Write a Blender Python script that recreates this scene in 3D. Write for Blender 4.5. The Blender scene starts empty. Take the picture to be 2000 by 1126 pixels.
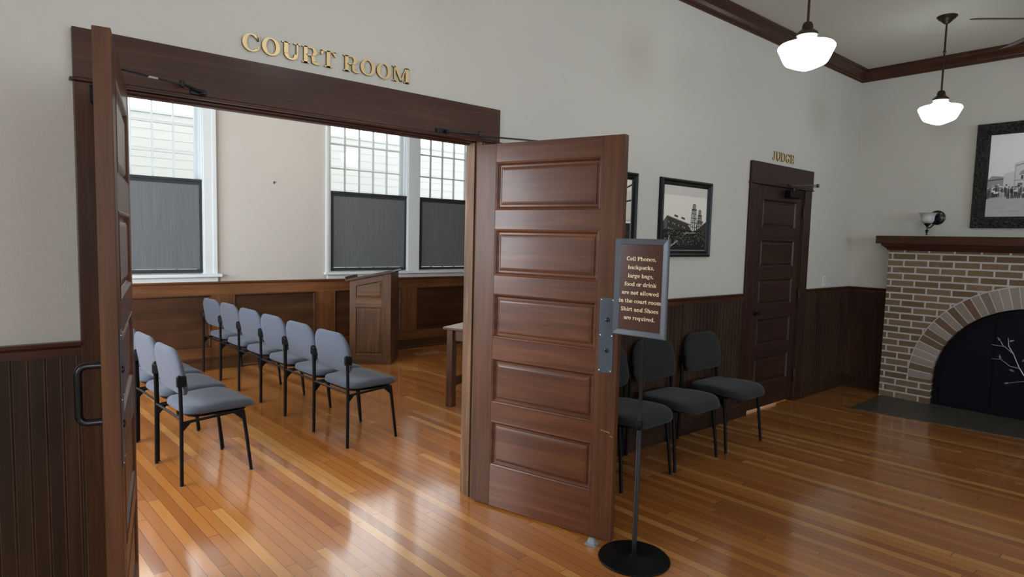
import bpy, bmesh, math, random
from mathutils import Vector, Matrix
random.seed(7)
PI = math.pi
scn = bpy.context.scene
COL = scn.collection

# ------------------------------------------------------------------ camera
YAW, PITCH, ROLL, FPX = 0.7000, -0.0796, 0.0249, 1206.26
CAM = Vector((0.0, -2.937, 1.5937))
def cam_axes():
    cy, sy, cp, sp = math.cos(YAW), math.sin(YAW), math.cos(PITCH), math.sin(PITCH)
    f = Vector((sy*cp, cy*cp, sp)); r = Vector((cy, -sy, 0)); u = r.cross(f)
    cr, sr = math.cos(ROLL), math.sin(ROLL)
    return cr*r + sr*u, -sr*r + cr*u, f
_r, _u, _f = cam_axes()
cd = bpy.data.cameras.new('camera')
cd.sensor_fit = 'HORIZONTAL'; cd.sensor_width = 36.0; cd.lens = FPX/2000*36.0
cd.clip_start = 0.05; cd.clip_end = 200
cam = bpy.data.objects.new('camera', cd); COL.objects.link(cam)
cam.matrix_world = Matrix(((_r.x, _u.x, -_f.x, CAM.x), (_r.y, _u.y, -_f.y, CAM.y), (_r.z, _u.z, -_f.z, CAM.z), (0, 0, 0, 1)))
scn.camera = cam
scn.view_settings.view_transform = 'Standard'
scn.view_settings.look = 'None'
scn.view_settings.gamma = 1.0
scn.view_settings.use_curve_mapping = False
scn.view_settings.exposure = 0.30
scn.cycles.use_denoising = True
scn.cycles.max_bounces = 8
scn.cycles.diffuse_bounces = 5
scn.cycles.sample_clamp_indirect = 4.0
scn.cycles.caustics_reflective = False
scn.cycles.caustics_refractive = False
scn.cycles.blur_glossy = 1.0

# ------------------------------------------------------------------ sky and daylight
world = bpy.data.worlds.new('overcast_sky'); scn.world = world
world.use_nodes = True
bg = world.node_tree.nodes['Background']
bg.inputs['Color'].default_value = (0.92, 0.97, 1.0, 1)
bg.inputs['Strength'].default_value = 3.2

def area(name, loc, rot, sx, sy, power, col):
    l = bpy.data.lights.new(name, 'AREA'); l.shape = 'RECTANGLE'; l.size = sx; l.size_y = sy
    l.energy = power; l.color = col
    o = bpy.data.objects.new(name, l); COL.objects.link(o)
    o.location = loc; o.rotation_euler = rot
    return o
COOL = (0.78, 0.90, 1.0)
LOBBY_WIN_X = [-1.4, 1.7, 4.8]              # windows in the wall behind the camera
for x, pw, cl in zip(LOBBY_WIN_X, (36, 15, 42), (COOL, COOL, (0.58, 0.79, 1.0))):
    area('daylight_lobby_window', (x, -6.75, 1.95), (PI/2, 0, 0), 1.7, 1.9, pw, cl)
LEFT_WIN_Y = -3.6                           # window in the left end wall of the lobby
area('daylight_lobby_end_window', (-3.2, LEFT_WIN_Y, 1.95), (PI/2, 0, -PI/2), 1.7, 1.9, 42, (0.95, 0.97, 1.0))
COURT_WIN_Y = [1.3, 3.3]                    # windows in the left wall of the courtroom
for y in COURT_WIN_Y:
    area('daylight_courtroom_window', (-2.45, y, 2.05), (PI/2, 0, -PI/2), 1.3, 2.0, 185, (0.80, 0.90, 1.0))

# ------------------------------------------------------------------ node helpers
def newmat(name):
    m = bpy.data.materials.new(name); m.use_nodes = True
    nt = m.node_tree
    return m, nt, nt.nodes['Principled BSDF']
def nd(nt, t, **kw):
    n = nt.nodes.new(t)
    for k, v in kw.items(): setattr(n, k, v)
    return n
def lk(nt, a, b): nt.links.new(a, b)
def mth(nt, op, a, b=None, c=None):
    n = nd(nt, 'ShaderNodeMath', operation=op)
    for i, v in enumerate((a, b, c)):
        if v is None: continue
        if isinstance(v, (int, float)): n.inputs[i].default_value = v
        else: lk(nt, v, n.inputs[i])
    return n.outputs[0]
def mixc(nt, f, a, b, mode='MIX'):
    n = nd(nt, 'ShaderNodeMix', data_type='RGBA', blend_type=mode)
    for s, v in ((n.inputs[0], f), (n.inputs[6], a), (n.inputs[7], b)):
        if isinstance(v, (int, float)): s.default_value = v
        elif isinstance(v, tuple): s.default_value = v if len(v) == 4 else (*v, 1)
        else: lk(nt, v, s)
    return n.outputs[2]
def ramp(nt, fac, stops):
    n = nd(nt, 'ShaderNodeValToRGB')
    e = n.color_ramp.elements
    while len(e) < len(stops): e.new(0.5)
    for i, (p, c) in enumerate(stops):
        e[i].position = p; e[i].color = (*c, 1) if len(c) == 3 else c
    lk(nt, fac, n.inputs[0]); return n.outputs[0]
def noise(nt, vec, scale, detail=4, rough=0.55, dist=0.0):
    n = nd(nt, 'ShaderNodeTexNoise'); n.inputs['Scale'].default_value = scale
    n.inputs['Detail'].default_value = detail; n.inputs['Roughness'].default_value = rough
    n.inputs['Distortion'].default_value = dist
    if vec is not None: lk(nt, vec, n.inputs['Vector'])
    return n
def objvec(nt, scale=(1, 1, 1), rand=False):
    tc = nd(nt, 'ShaderNodeTexCoord'); mp = nd(nt, 'ShaderNodeMapping')
    mp.inputs['Scale'].default_value = scale
    lk(nt, tc.outputs['Object'], mp.inputs['Vector'])
    if rand:
        oi = nd(nt, 'ShaderNodeObjectInfo'); sc = mth(nt, 'MULTIPLY', oi.outputs['Random'], 37.0)
        cb = nd(nt, 'ShaderNodeCombineXYZ')
        for i in range(3): lk(nt, sc, cb.inputs[i])
        lk(nt, cb.outputs[0], mp.inputs['Location'])
    return mp.outputs[0]
def bump(nt, bs, h, strength, dist=0.01):
    b = nd(nt, 'ShaderNodeBump'); b.inputs['Strength'].default_value = strength; b.inputs['Distance'].default_value = dist
    lk(nt, h, b.inputs['Height']); lk(nt, b.outputs[0], bs.inputs['Normal'])
def plain(name, col, rough=0.5, metal=0.0, coat=0.0, spec=0.5, bumpy=None, var=0.0):
    m, nt, b = newmat(name)
    b.inputs['Base Color'].default_value = (*col, 1); b.inputs['Roughness'].default_value = rough
    b.inputs['Metallic'].default_value = metal; b.inputs['Coat Weight'].default_value = coat
    b.inputs['Specular IOR Level'].default_value = spec
    v = objvec(nt)
    n = noise(nt, v, bumpy[0] if bumpy else 30, 3)
    if var:
        n2 = noise(nt, v, 6, 3)
        lk(nt, mixc(nt, n2.outputs['Fac'], tuple(c*(1-var) for c in col), tuple(min(1, c*(1+var)) for c in col)), b.inputs['Base Color'])
    if bumpy: bump(nt, b, n.outputs['Fac'], bumpy[1], bumpy[2])
    return m

def wood(name, dark, mid, light, axis, rough=0.36, coat=0.12, fine=1.0, blotch=0.5):
    m, nt, b = newmat(name)
    s = [22*fine, 22*fine, 22*fine]; s['xyz'.index(axis)] = 1.1*fine
    v = objvec(nt, tuple(s), rand=True)
    n1 = noise(nt, v, 1.0, 6, 0.6, 0.8)
    s2 = [95*fine]*3; s2['xyz'.index(axis)] = 2.5*fine
    n2 = noise(nt, objvec(nt, tuple(s2)), 1.0, 3, 0.6)
    s3 = [3.0]*3; s3['xyz'.index(axis)] = 0.9
    n3 = noise(nt, objvec(nt, tuple(s3), rand=True), 1.0, 3, 0.5, 0.4)
    c1 = ramp(nt, n1.outputs['Fac'], [(0.22, dark), (0.52, mid), (0.84, light)])
    c2 = mixc(nt, mth(nt, 'MULTIPLY', mth(nt, 'SUBTRACT', n2.outputs['Fac'], 0.42), 0.40), c1, tuple(c*0.35 for c in dark))
    c3 = mixc(nt, blotch, c2, mixc(nt, 1.0, c2, ramp(nt, n3.outputs['Fac'], [(0.3, (0.45, 0.42, 0.42)), (0.7, (1.35, 1.3, 1.2))]), 'MULTIPLY'))
    lk(nt, c3, b.inputs['Base Color'])
    b.inputs['Roughness'].default_value = rough; b.inputs['Coat Weight'].default_value = coat; b.inputs['Coat Roughness'].default_value = 0.18; b.inputs['Specular IOR Level'].default_value = 0.28
    bump(nt, b, n1.outputs['Fac'], 0.06, 0.002)
    return m
def wood3(name, *a, **k): return {ax: wood(name+'_'+ax, *a, axis=ax, **k) for ax in 'xyz'}

MAHOG = wood3('mahogany', (0.054, 0.0175, 0.008), (0.102, 0.035, 0.015), (0.165, 0.066, 0.027), rough=0.42)
MAHOG['z'] = wood('mahogany_stile', (0.050, 0.017, 0.0065), (0.092, 0.033, 0.012), (0.15, 0.061, 0.022), 'z', rough=0.5, coat=0.03)
TRIMW = wood3('dark_stained_trim', (0.034, 0.012, 0.007), (0.064, 0.023, 0.012), (0.115, 0.046, 0.023))
CASEW = wood3('side_casing_stain', (0.045, 0.018, 0.008), (0.080, 0.034, 0.015), (0.140, 0.064, 0.029))
JUDGEW = wood3('old_dark_stain', (0.018, 0.007, 0.005), (0.032, 0.013, 0.009), (0.055, 0.024, 0.015), rough=0.42)
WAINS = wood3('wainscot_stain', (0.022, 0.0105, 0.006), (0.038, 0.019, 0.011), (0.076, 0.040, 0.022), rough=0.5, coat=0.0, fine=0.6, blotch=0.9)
WAIN_LIT = wood3('lit_wainscot_stain', (0.032, 0.015, 0.008), (0.055, 0.027, 0.015), (0.105, 0.056, 0.031), rough=0.5, coat=0.0, fine=0.6, blotch=0.9)  # wainscot stain lightened to carry the stronger light left of the doorway
COURTW = wood3('courtroom_fir_panelling', (0.080, 0.031, 0.012), (0.135, 0.055, 0.021), (0.23, 0.105, 0.045), rough=0.36, coat=0.15, fine=0.7, blotch=0.8)
OAK = wood3('dark_oak', (0.042, 0.017, 0.007), (0.080, 0.035, 0.014), (0.145, 0.070, 0.030), rough=0.45, coat=0.1, fine=1.2)
OAKJ = wood3('weathered_oak', (0.055, 0.026, 0.012), (0.13, 0.070, 0.037), (0.30, 0.19, 0.11), rough=0.5, coat=0.0, fine=1.6)

def wall_paint(name, col, b_=0.34):
    m, nt, b = newmat(name)
    v = objvec(nt)
    n = noise(nt, v, 95, 4, 0.6); n2 = noise(nt, v, 1.2, 3)
    lk(nt, mixc(nt, n2.outputs['Fac'], tuple(c*0.97 for c in col), tuple(c*1.03 for c in col)), b.inputs['Base Color'])
    b.inputs['Roughness'].default_value = 0.75; b.inputs['Specular IOR Level'].default_value = 0.25
    bump(nt, b, n.outputs['Fac'], b_, 0.006)
    return m
PAINT = wall_paint('sage_grey_wall_paint', (0.585, 0.572, 0.525))
CPAINT = wall_paint('warm_white_wall_paint', (0.455, 0.434, 0.405), 0.1)
CEIL = wall_paint('ceiling_paint', (0.62, 0.61, 0.55), 0.25)
WHITE = plain('white_gloss_paint', (0.56, 0.60, 0.62), 0.35, bumpy=(40, 0.05, 0.002))
BLACK = plain('black_powder_coat', (0.004, 0.0042, 0.0046), 0.42, spec=0.12, bumpy=(300, 0.05, 0.001))
BLACKM = plain('black_metal', (0.008, 0.009, 0.012), 0.22, 0.2, bumpy=(200, 0.04, 0.001))
BRONZE = plain('dark_bronze', (0.045, 0.030, 0.022), 0.38, 0.75, bumpy=(120, 0.05, 0.001))
STEEL = plain('blackened_steel', (0.075, 0.092, 0.115), 0.42, 0.45, bumpy=(160, 0.06, 0.001), var=0.25)
CHROME = plain('bright_steel', (0.65, 0.66, 0.68), 0.2, 1.0, bumpy=(80, 0.02, 0.001))
GOLD = plain('satin_brass', (0.74, 0.54, 0.27), 0.40, 0.35, bumpy=(90, 0.05, 0.001), var=0.12)
GOLDE = plain('dark_brass_edge', (0.20, 0.12, 0.045), 0.45, 0.6, bumpy=(90, 0.05, 0.001))
SIGNF = plain('slate_frame', (0.10, 0.115, 0.14), 0.42, 0.3, bumpy=(200, 0.05, 0.001))
SIGNP = plain('brown_sign_print', (0.075, 0.034, 0.024), 0.26, bumpy=(5, 0.02, 0.001))
CREAM = plain('cream_print', (0.92, 0.83, 0.52), 0.5, bumpy=(30, 0.02, 0.001))
RUBBER = plain('grey_rubber', (0.22, 0.27, 0.31), 0.5, bumpy=(150, 0.08, 0.001))
PLAST = plain('ivory_plastic', (0.72, 0.71, 0.66), 0.35, bumpy=(60, 0.02, 0.001))
SHADE = plain('frosted_glass_shade', (0.55, 0.56, 0.55), 0.35, bumpy=(25, 0.05, 0.002), var=0.08)
TABLETOP = plain('worn_pale_tabletop', (0.46, 0.42, 0.36), 0.25, coat=0.4, bumpy=(25, 0.05, 0.001), var=0.12)
def fabric(name, col):
    m, nt, b = newmat(name)
    v = objvec(nt)
    n = noise(nt, v, 420, 2, 0.7); n2 = noise(nt, v, 14, 3)
    c = mixc(nt, n.outputs['Fac'], tuple(x*0.7 for x in col), tuple(x*1.3 for x in col))
    lk(nt, mixc(nt, mth(nt, 'MULTIPLY', n2.outputs['Fac'], 0.25), c, tuple(x*0.75 for x in col)), b.inputs['Base Color'])
    b.inputs['Roughness'].default_value = 0.92; b.inputs['Sheen Weight'].default_value = 0.12; b.inputs['Specular IOR Level'].default_value = 0.2
    bump(nt, b, n.outputs['Fac'], 0.25, 0.0015)
    return m
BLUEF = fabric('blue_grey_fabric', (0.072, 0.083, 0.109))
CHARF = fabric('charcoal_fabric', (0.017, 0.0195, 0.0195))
def screen_mat(name, col):
    m, nt, b = newmat(name)
    n = noise(nt, objvec(nt, (60, 1, 1.5)), 1.0, 4, 0.6); n2 = noise(nt, objvec(nt, (1, 1, 1)), 320, 2)
    c = mixc(nt, n.outputs['Fac'], tuple(x*0.6 for x in col), tuple(x*1.45 for x in col))
    lk(nt, mixc(nt, mth(nt, 'MULTIPLY', n2.outputs['Fac'], 0.4), c, tuple(x*0.6 for x in col)), b.inputs['Base Color'])
    b.inputs['Roughness'].default_value = 0.8
    return m
SCREEN = screen_mat('woven_screen', (0.115, 0.123, 0.132))
SCRBORDER = plain('screen_hem', (0.016, 0.018, 0.024), 0.6, bumpy=(300, 0.05, 0.001))

def floor_mat():
    m, nt, b = newmat('fir_strip_floor')
    tc = nd(nt, 'ShaderNodeTexCoord'); sp = nd(nt, 'ShaderNodeSeparateXYZ'); lk(nt, tc.outputs['Object'], sp.inputs[0])
    xs = mth(nt, 'ADD', mth(nt, 'MULTIPLY', sp.outputs['Y'], 0.062), sp.outputs['X'])
    u = mth(nt, 'DIVIDE', xs, 0.060)
    row = mth(nt, 'FLOOR', u); fu = mth(nt, 'FRACT', u)
    wn = nd(nt, 'ShaderNodeTexWhiteNoise', noise_dimensions='1D'); lk(nt, row, wn.inputs['W'])
    L = 1.9
    vv = mth(nt, 'DIVIDE', mth(nt, 'ADD', sp.outputs['Y'], mth(nt, 'MULTIPLY', wn.outputs['Value'], 7.0)), L)
    colid = mth(nt, 'FLOOR', vv); fv = mth(nt, 'FRACT', vv)
    cb = nd(nt, 'ShaderNodeCombineXYZ'); lk(nt, row, cb.inputs[0]); lk(nt, colid, cb.inputs[1])
    wn2 = nd(nt, 'ShaderNodeTexWhiteNoise', noise_dimensions='2D'); lk(nt, cb.outputs[0], wn2.inputs['Vector'])
    r = wn2.outputs['Value']
    # grain
    cg = nd(nt, 'ShaderNodeCombineXYZ')
    lk(nt, mth(nt, 'MULTIPLY', xs, 55.0), cg.inputs[0]); lk(nt, mth(nt, 'ADD', mth(nt, 'MULTIPLY', sp.outputs['Y'], 1.4), mth(nt, 'MULTIPLY', r, 40.0)), cg.inputs[1])
    g = noise(nt, cg.outputs[0], 1.0, 5, 0.6, 0.5)
    base = ramp(nt, r, [(0.0, (0.27, 0.085, 0.017)), (0.35, (0.42, 0.150, 0.031)), (0.8, (0.53, 0.213, 0.047)), (1.0, (0.72, 0.385, 0.110))])
    c = mixc(nt, mth(nt, 'MULTIPLY', g.outputs['Fac'], 0.75), base, (0.30, 0.105, 0.026))
    big = noise(nt, tc.outputs['Object'], 0.8, 3)
    c = mixc(nt, mth(nt, 'MULTIPLY', big.outputs['Fac'], 0.3), c, (0.36, 0.13, 0.032))
    e1 = mth(nt, 'LESS_THAN', mth(nt, 'MINIMUM', fu, mth(nt, 'SUBTRACT', 1.0, fu)), 0.018)
    e2 = mth(nt, 'LESS_THAN', mth(nt, 'MINIMUM', fv, mth(nt, 'SUBTRACT', 1.0, fv)), 0.0008)
    gap = mth(nt, 'MAXIMUM', e1, e2)
    c = mixc(nt, mth(nt, 'MULTIPLY', gap, 0.8), c, (0.025, 0.008, 0.003))
    lk(nt, c, b.inputs['Base Color'])
    b.inputs['Roughness'].default_value = 0.25
    b.inputs['Coat Weight'].default_value = 0.9; b.inputs['Coat Roughness'].default_value = 0.11; b.inputs['Coat IOR'].default_value = 1.6
    h = mth(nt, 'ADD', mth(nt, 'MULTIPLY', e1, -1.0), mth(nt, 'MULTIPLY', noise(nt, tc.outputs['Object'], 6, 2).outputs['Fac'], 1.0))
    bump(nt, b, h, 0.10, 0.003)
    return m
FLOORM = floor_mat()

def brick_mat():
    m, nt, b = newmat('rug_face_brick')
    tc = nd(nt, 'ShaderNodeTexCoord'); sp = nd(nt, 'ShaderNodeSeparateXYZ'); lk(nt, tc.outputs['Object'], sp.inputs[0])
    cb = nd(nt, 'ShaderNodeCombineXYZ')
    wob = noise(nt, tc.outputs['Object'], 9, 2)
    yy = mth(nt, 'ADD', mth(nt, 'ADD', sp.outputs['X'], sp.outputs['Y']), mth(nt, 'MULTIPLY', wob.outputs['Fac'], 0.006))
    lk(nt, yy, cb.inputs[0]); lk(nt, mth(nt, 'ADD', sp.outputs['Z'], mth(nt, 'MULTIPLY', wob.outputs['Fac'], 0.005)), cb.inputs[1])
    br = nd(nt, 'ShaderNodeTexBrick'); br.offset = 0.5; br.squash = 1.0
    lk(nt, cb.outputs[0], br.inputs['Vector'])
    br.inputs['Scale'].default_value = 1.0; br.inputs['Brick Width'].default_value = 0.222; br.inputs['Row Height'].default_value = 0.0705
    br.inputs['Mortar Size'].default_value = 0.0090; br.inputs['Mortar Smooth'].default_value = 0.15; br.inputs['Bias'].default_value = 0.0
    br.inputs['Color1'].default_value = (0.175, 0.108, 0.057, 1); br.inputs['Color2'].default_value = (0.27, 0.178, 0.100, 1)
    br.inputs['Mortar'].default_value = (0.62, 0.60, 0.60, 1)
    s = noise(nt, objvec(nt, (170, 170, 9)), 1.0, 3, 0.6)
    c = mixc(nt, mth(nt, 'MULTIPLY', s.outputs['Fac'], 0.5), br.outputs['Color'], mixc(nt, 1.0, br.outputs['Color'], (0.45, 0.45, 0.45), 'MULTIPLY'))
    sm = noise(nt, tc.outputs['Object'], 5, 4)
    c = mixc(nt, mth(nt, 'MULTIPLY', mth(nt, 'GREATER_THAN', sm.outputs['Fac'], 0.62), 0.12), c, (0.4, 0.37, 0.36))
    lk(nt, c, b.inputs['Base Color']); b.inputs['Roughness'].default_value = 0.85
    h = mth(nt, 'ADD', mth(nt, 'MULTIPLY', br.outputs['Fac'], -1.0), mth(nt, 'MULTIPLY', s.outputs['Fac'], 0.35))
    bump(nt, b, h, 0.7, 0.006)
    return m
BRICK = brick_mat()
def vouss_mat():
    m, nt, b = newmat('arch_brick')
    g = nd(nt, 'ShaderNodeNewGeometry')
    c = ramp(nt, g.outputs['Random Per Island'], [(0.0, (0.17, 0.10, 0.058)), (0.34, (0.20, 0.13, 0.08)), (0.4, (0.30, 0.25, 0.21)), (1.0, (0.42, 0.36, 0.31))])
    s = noise(nt, objvec(nt), 160, 3)
    lk(nt, mixc(nt, mth(nt, 'MULTIPLY', s.outputs['Fac'], 0.5), c, mixc(nt, 1.0, c, (0.5, 0.5, 0.5), 'MULTIPLY')), b.inputs['Base Color'])
    b.inputs['Roughness'].default_value = 0.85; bump(nt, b, s.outputs['Fac'], 0.4, 0.004)
    return m
VOUSS = vouss_mat()
MORTAR = plain('grey_mortar', (0.58, 0.56, 0.55), 0.9, bumpy=(120, 0.5, 0.004), var=0.15)
def stone_mat():
    m, nt, b = newmat('dark_speckled_hearth')
    n = noise(nt, objvec(nt), 85, 5, 0.7); n2 = noise(nt, objvec(nt), 12, 4)
    c = ramp(nt, n.outputs['Fac'], [(0.35, (0.022, 0.020, 0.016)), (0.52, (0.065, 0.058, 0.047)), (0.66, (0.24, 0.215, 0.17))])
    lk(nt, mixc(nt, mth(nt, 'MULTIPLY', n2.outputs['Fac'], 0.4), c, (0.03, 0.028, 0.022)), b.inputs['Base Color'])
    b.inputs['Roughness'].default_value = 0.4; bump(nt, b, n.outputs['Fac'], 0.15, 0.003)
    return m
HEARTH = stone_mat()
def carved_mat():
    m, nt, b = newmat('carved_black_frame')
    v = nd(nt, 'ShaderNodeTexVoronoi'); v.inputs['Scale'].default_value = 42; lk(nt, objvec(nt), v.inputs['Vector'])
    n = noise(nt, objvec(nt), 30, 4, 0.6, 1.5)
    h = mth(nt, 'ADD', v.outputs['Distance'], n.outputs['Fac'])
    lk(nt, ramp(nt, n.outputs['Fac'], [(0.4, (0.006, 0.006, 0.006)), (0.7, (0.035, 0.033, 0.028))]), b.inputs['Base Color'])
    b.inputs['Roughness'].default_value = 0.4; bump(nt, b, h, 1.0, 0.02)
    return m
CARVED = carved_mat()
def siding_mat():
    m, nt, b = newmat('cream_clapboard')
    n = noise(nt, objvec(nt, (0.6, 1, 9)), 1.0, 4)
    lk(nt, mixc(nt, n.outputs['Fac'], (0.40, 0.40, 0.375), (0.45, 0.45, 0.425)), b.inputs['Base Color'])
    b.inputs['Roughness'].default_value = 0.7
    return m
SIDING = siding_mat()
def pane_mat():
    m, nt, b = newmat('window_glass')
    out = nt.nodes['Material Output']
    tr = nd(nt, 'ShaderNodeBsdfTransparent'); tr.inputs['Color'].default_value = (0.97, 0.98, 0.98, 1)
    gl = nd(nt, 'ShaderNodeBsdfGlossy'); gl.inputs['Roughness'].default_value = 0.02
    fr = nd(nt, 'ShaderNodeFresnel'); fr.inputs['IOR'].default_value = 1.5
    n = noise(nt, objvec(nt), 9, 2); bp = nd(nt, 'ShaderNodeBump'); bp.inputs['Strength'].default_value = 0.03
    lk(nt, n.outputs['Fac'], bp.inputs['Height']); lk(nt, bp.outputs[0], gl.inputs['Normal'])
    mx = nd(nt, 'ShaderNodeMixShader'); lk(nt, fr.outputs[0], mx.inputs[0]); lk(nt, tr.outputs[0], mx.inputs[1]); lk(nt, gl.outputs[0], mx.inputs[2])
    lk(nt, mx.outputs[0], out.inputs['Surface'])
    return m
PANE = pane_mat()
def glow_mat(name, col, s):
    m, nt, b = newmat(name)
    b.inputs['Base Color'].default_value = (0.9, 0.95, 0.93, 1); b.inputs['Roughness'].default_value = 0.15
    b.inputs['Emission Color'].default_value = (*col, 1); b.inputs['Emission Strength'].default_value = s
    m.cycles.emission_sampling = 'FRONT'
    return m
GLOBE = glow_mat('lit_opal_glass', (0.88, 1.0, 0.96), 6.5)
GLOBEC = glow_mat('lit_warm_opal_glass', (1.0, 0.90, 0.74), 5.0)
GLOBE_FILL = glow_mat('warm_fill_globe', (1.0, 0.95, 0.86), 13.0)  # glow of the extra courtroom pendants added for overhead fill

# ------------------------------------------------------------------ mesh helpers
class MB:
    def __init__(s): s.bm = bmesh.new(); s.mi = 0
    def face(s, vs):
        try: f = s.bm.faces.new(vs); f.material_index = s.mi; return f
        except ValueError: return None
    def v(s, p): return s.bm.verts.new(p)
    def box(s, a, b, mi=None):
        if mi is not None: s.mi = mi
        x0, y0, z0 = a; x1, y1, z1 = b
        V = [s.v(p) for p in ((x0,y0,z0),(x1,y0,z0),(x1,y1,z0),(x0,y1,z0),(x0,y0,z1),(x1,y0,z1),(x1,y1,z1),(x0,y1,z1))]
        for q in ((0,3,2,1),(4,5,6,7),(0,1,5,4),(1,2,6,5),(2,3,7,6),(3,0,4,7)): s.face([V[i] for i in q])
        return s
    def prism(s, poly, fn):
        """poly: 2-D points; fn(p, k) -> 3-D for k = 0, 1"""
        A = [s.v(fn(p, 0)) for p in poly]; B = [s.v(fn(p, 1)) for p in poly]; n = len(poly)
        s.face(A[::-1]); s.face(B)
        for i in range(n): s.face([A[i], A[(i+1) % n], B[(i+1) % n], B[i]])
        return s
    def loft(s, rings, cap0=True, cap1=True, closed=True):
        R = [[s.v(p) for p in r] for r in rings]; n = len(R[0])
        for a, b in zip(R, R[1:]):
            for i in range(n if closed else n-1): s.face([a[i], a[(i+1) % n], b[(i+1) % n], b[i]])
        if cap0: s.face(R[0][::-1])
        if cap1: s.face(R[-1])
        return s
    def lathe(s, prof, c=(0, 0, 0), n=32):
        rings = []
        for r, z in prof:
            r = max(r, 0.0004)
            rings.append([(c[0]+r*math.cos(2*PI*i/n), c[1]+r*math.sin(2*PI*i/n), c[2]+z) for i in range(n)])
        return s.loft(rings)
    def tube(s, pts, r, n=10, r1=None):
        pts = [Vector(p) for p in pts]; rings = []; ref = None
        for i, p in enumerate(pts):
            if i == 0: t = (pts[1]-p)
            elif i == len(pts)-1: t = (p-pts[-2])
            else: t = (pts[i+1]-p).normalized()+(p-pts[i-1]).normalized()
            t.normalize()
            if ref is None:
                ref = Vector((0, 0, 1)) if abs(t.z) < 0.9 else Vector((1, 0, 0))
            a = (ref-t*ref.dot(t)).normalized(); ref = a; b = t.cross(a)
            rr = r if r1 is None else r+(r1-r)*i/(len(pts)-1)
            if 0 < i < len(pts)-1:
                c = (pts[i+1]-p).normalized().dot((p-pts[i-1]).normalized())
            rings.append([p+a*rr*math.cos(2*PI*k/n)+b*rr*math.sin(2*PI*k/n) for k in range(n)])
        return s.loft(rings)
    def ball(s, c, r, n=12, sc=(1, 1, 1)):
        rings = []
        for j in range(1, n//2):
            ph = PI*j/(n//2)-PI/2
            rings.append([(c[0]+sc[0]*r*math.cos(ph)*math.cos(2*PI*i/n), c[1]+sc[1]*r*math.cos(ph)*math.sin(2*PI*i/n), c[2]+sc[2]*r*math.sin(ph)) for i in range(n)])
        return s.loft(rings)
    def rectloops(s, rect, loops, fn, fill=True):
        """concentric rectangles: rect=(x0,z0,x1,z1); loops=[(inset, depth)...]; fn(x,z,d)->3-D"""
        x0, z0, x1, z1 = rect; R = []
        for i, d in loops:
            R.append([s.v(fn(*p, d)) for p in ((x0+i, z0+i), (x1-i, z0+i), (x1-i, z1-i), (x0+i, z1-i))])
        for a, b in zip(R, R[1:]):
            for k in range(4): s.face([a[k], a[(k+1) % 4], b[(k+1) % 4], b[k]])
        if fill: s.face(R[-1])
        return s
    def build(s, name, mats, parent=None, smooth=False, bevel=0.0, seg=2, sub=0, loc=None, normals=True):
        if normals: bmesh.ops.recalc_face_normals(s.bm, faces=s.bm.faces[:])
        me = bpy.data.meshes.new(name); s.bm.to_mesh(me); s.bm.free()
        for m in (mats if isinstance(mats, (list, tuple)) else [mats]): me.materials.append(m)
        if smooth:
            me.polygons.foreach_set('use_smooth', [True]*len(me.polygons))
        o = bpy.data.objects.new(name, me); COL.objects.link(o)
        if parent is not None: o.parent = parent
        if loc is not None: o.location = loc
        if bevel:
            md = o.modifiers.new('b', 'BEVEL'); md.width = bevel; md.segments = seg; md.limit_method = 'ANGLE'; md.angle_limit = math.radians(40)
            md.harden_normals = False
        if sub:
            md = o.modifiers.new('s', 'SUBSURF'); md.levels = sub; md.render_levels = sub
        if smooth == 'auto':
            for p in me.polygons: p.use_smooth = True
            me.set_sharp_from_angle(angle=math.radians(38))
        return o
def arcpts(cx, cy, rx, ry, a0, a1, n):
    return [(cx+rx*math.cos(math.radians(a0+(a1-a0)*i/n)), cy+ry*math.sin(math.radians(a0+(a1-a0)*i/n))) for i in range(n+1)]
def tag(o, label=None, cat=None, group=None, kind=None):
    if label: o['label'] = label
    if cat: o['category'] = cat
    if group: o['group'] = group
    if kind: o['kind'] = kind
    return o
def thing(name, label, cat, loc=(0, 0, 0), rz=0, group=None, kind=None):
    o = bpy.data.objects.new(name, None); COL.objects.link(o)
    o.empty_display_size = 0.1
    o.location = loc; o.rotation_euler = (0, 0, rz)
    return tag(o, label, cat, group, kind)
def struct(o, label, cat): return tag(o, label, cat, None, 'structure')
def copy_thing(src, loc, rz, label):
    c = src.copy(); COL.objects.link(c); c.location = loc; c.rotation_euler = (0, 0, rz); c['label'] = label
    for ch in list(src.children):
        d = ch.copy(); COL.objects.link(d); d.parent = c
        for g in list(ch.children):
            e = g.copy(); COL.objects.link(e); e.parent = d
    return c

# ------------------------------------------------------------------ main dimensions
XF = 7.538; D = 4.729; ZC = 3.555; ZCC = 3.75
X0, X1 = 0.254, 2.327            # main casing, outer edges
JL, JR = 0.387, 2.215            # main opening between jambs
OT = 2.172                       # opening top
WT = 0.145                       # wall thickness
BY = -6.55; LX = -3.0            # lobby back and left walls
CLX, CRX = -2.25, 8.0            # courtroom side walls
ZW = 1.154

# ------------------------------------------------------------------ floor, walls, ceilings
b = MB(); b.box((LX-0.2, BY-0.2, -0.1), (CRX+0.2, D+0.2, 0.0))
struct(b.build('floor', FLOORM), 'glossy orange fir strip floor running through lobby and courtroom', 'floor')
b = MB(); b.box((LX-0.2, BY-0.2, ZC), (XF+0.2, WT, ZC+0.1))
struct(b.build('ceiling', CEIL), 'textured grey-white ceiling of the lobby', 'ceiling')
b = MB(); b.box((CLX-0.2, WT, ZCC), (CRX+0.2, D+0.2, ZCC+0.1))
struct(b.build('ceiling_courtroom', CEIL), 'ceiling of the courtroom beyond the open double doors', 'ceiling')
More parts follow.
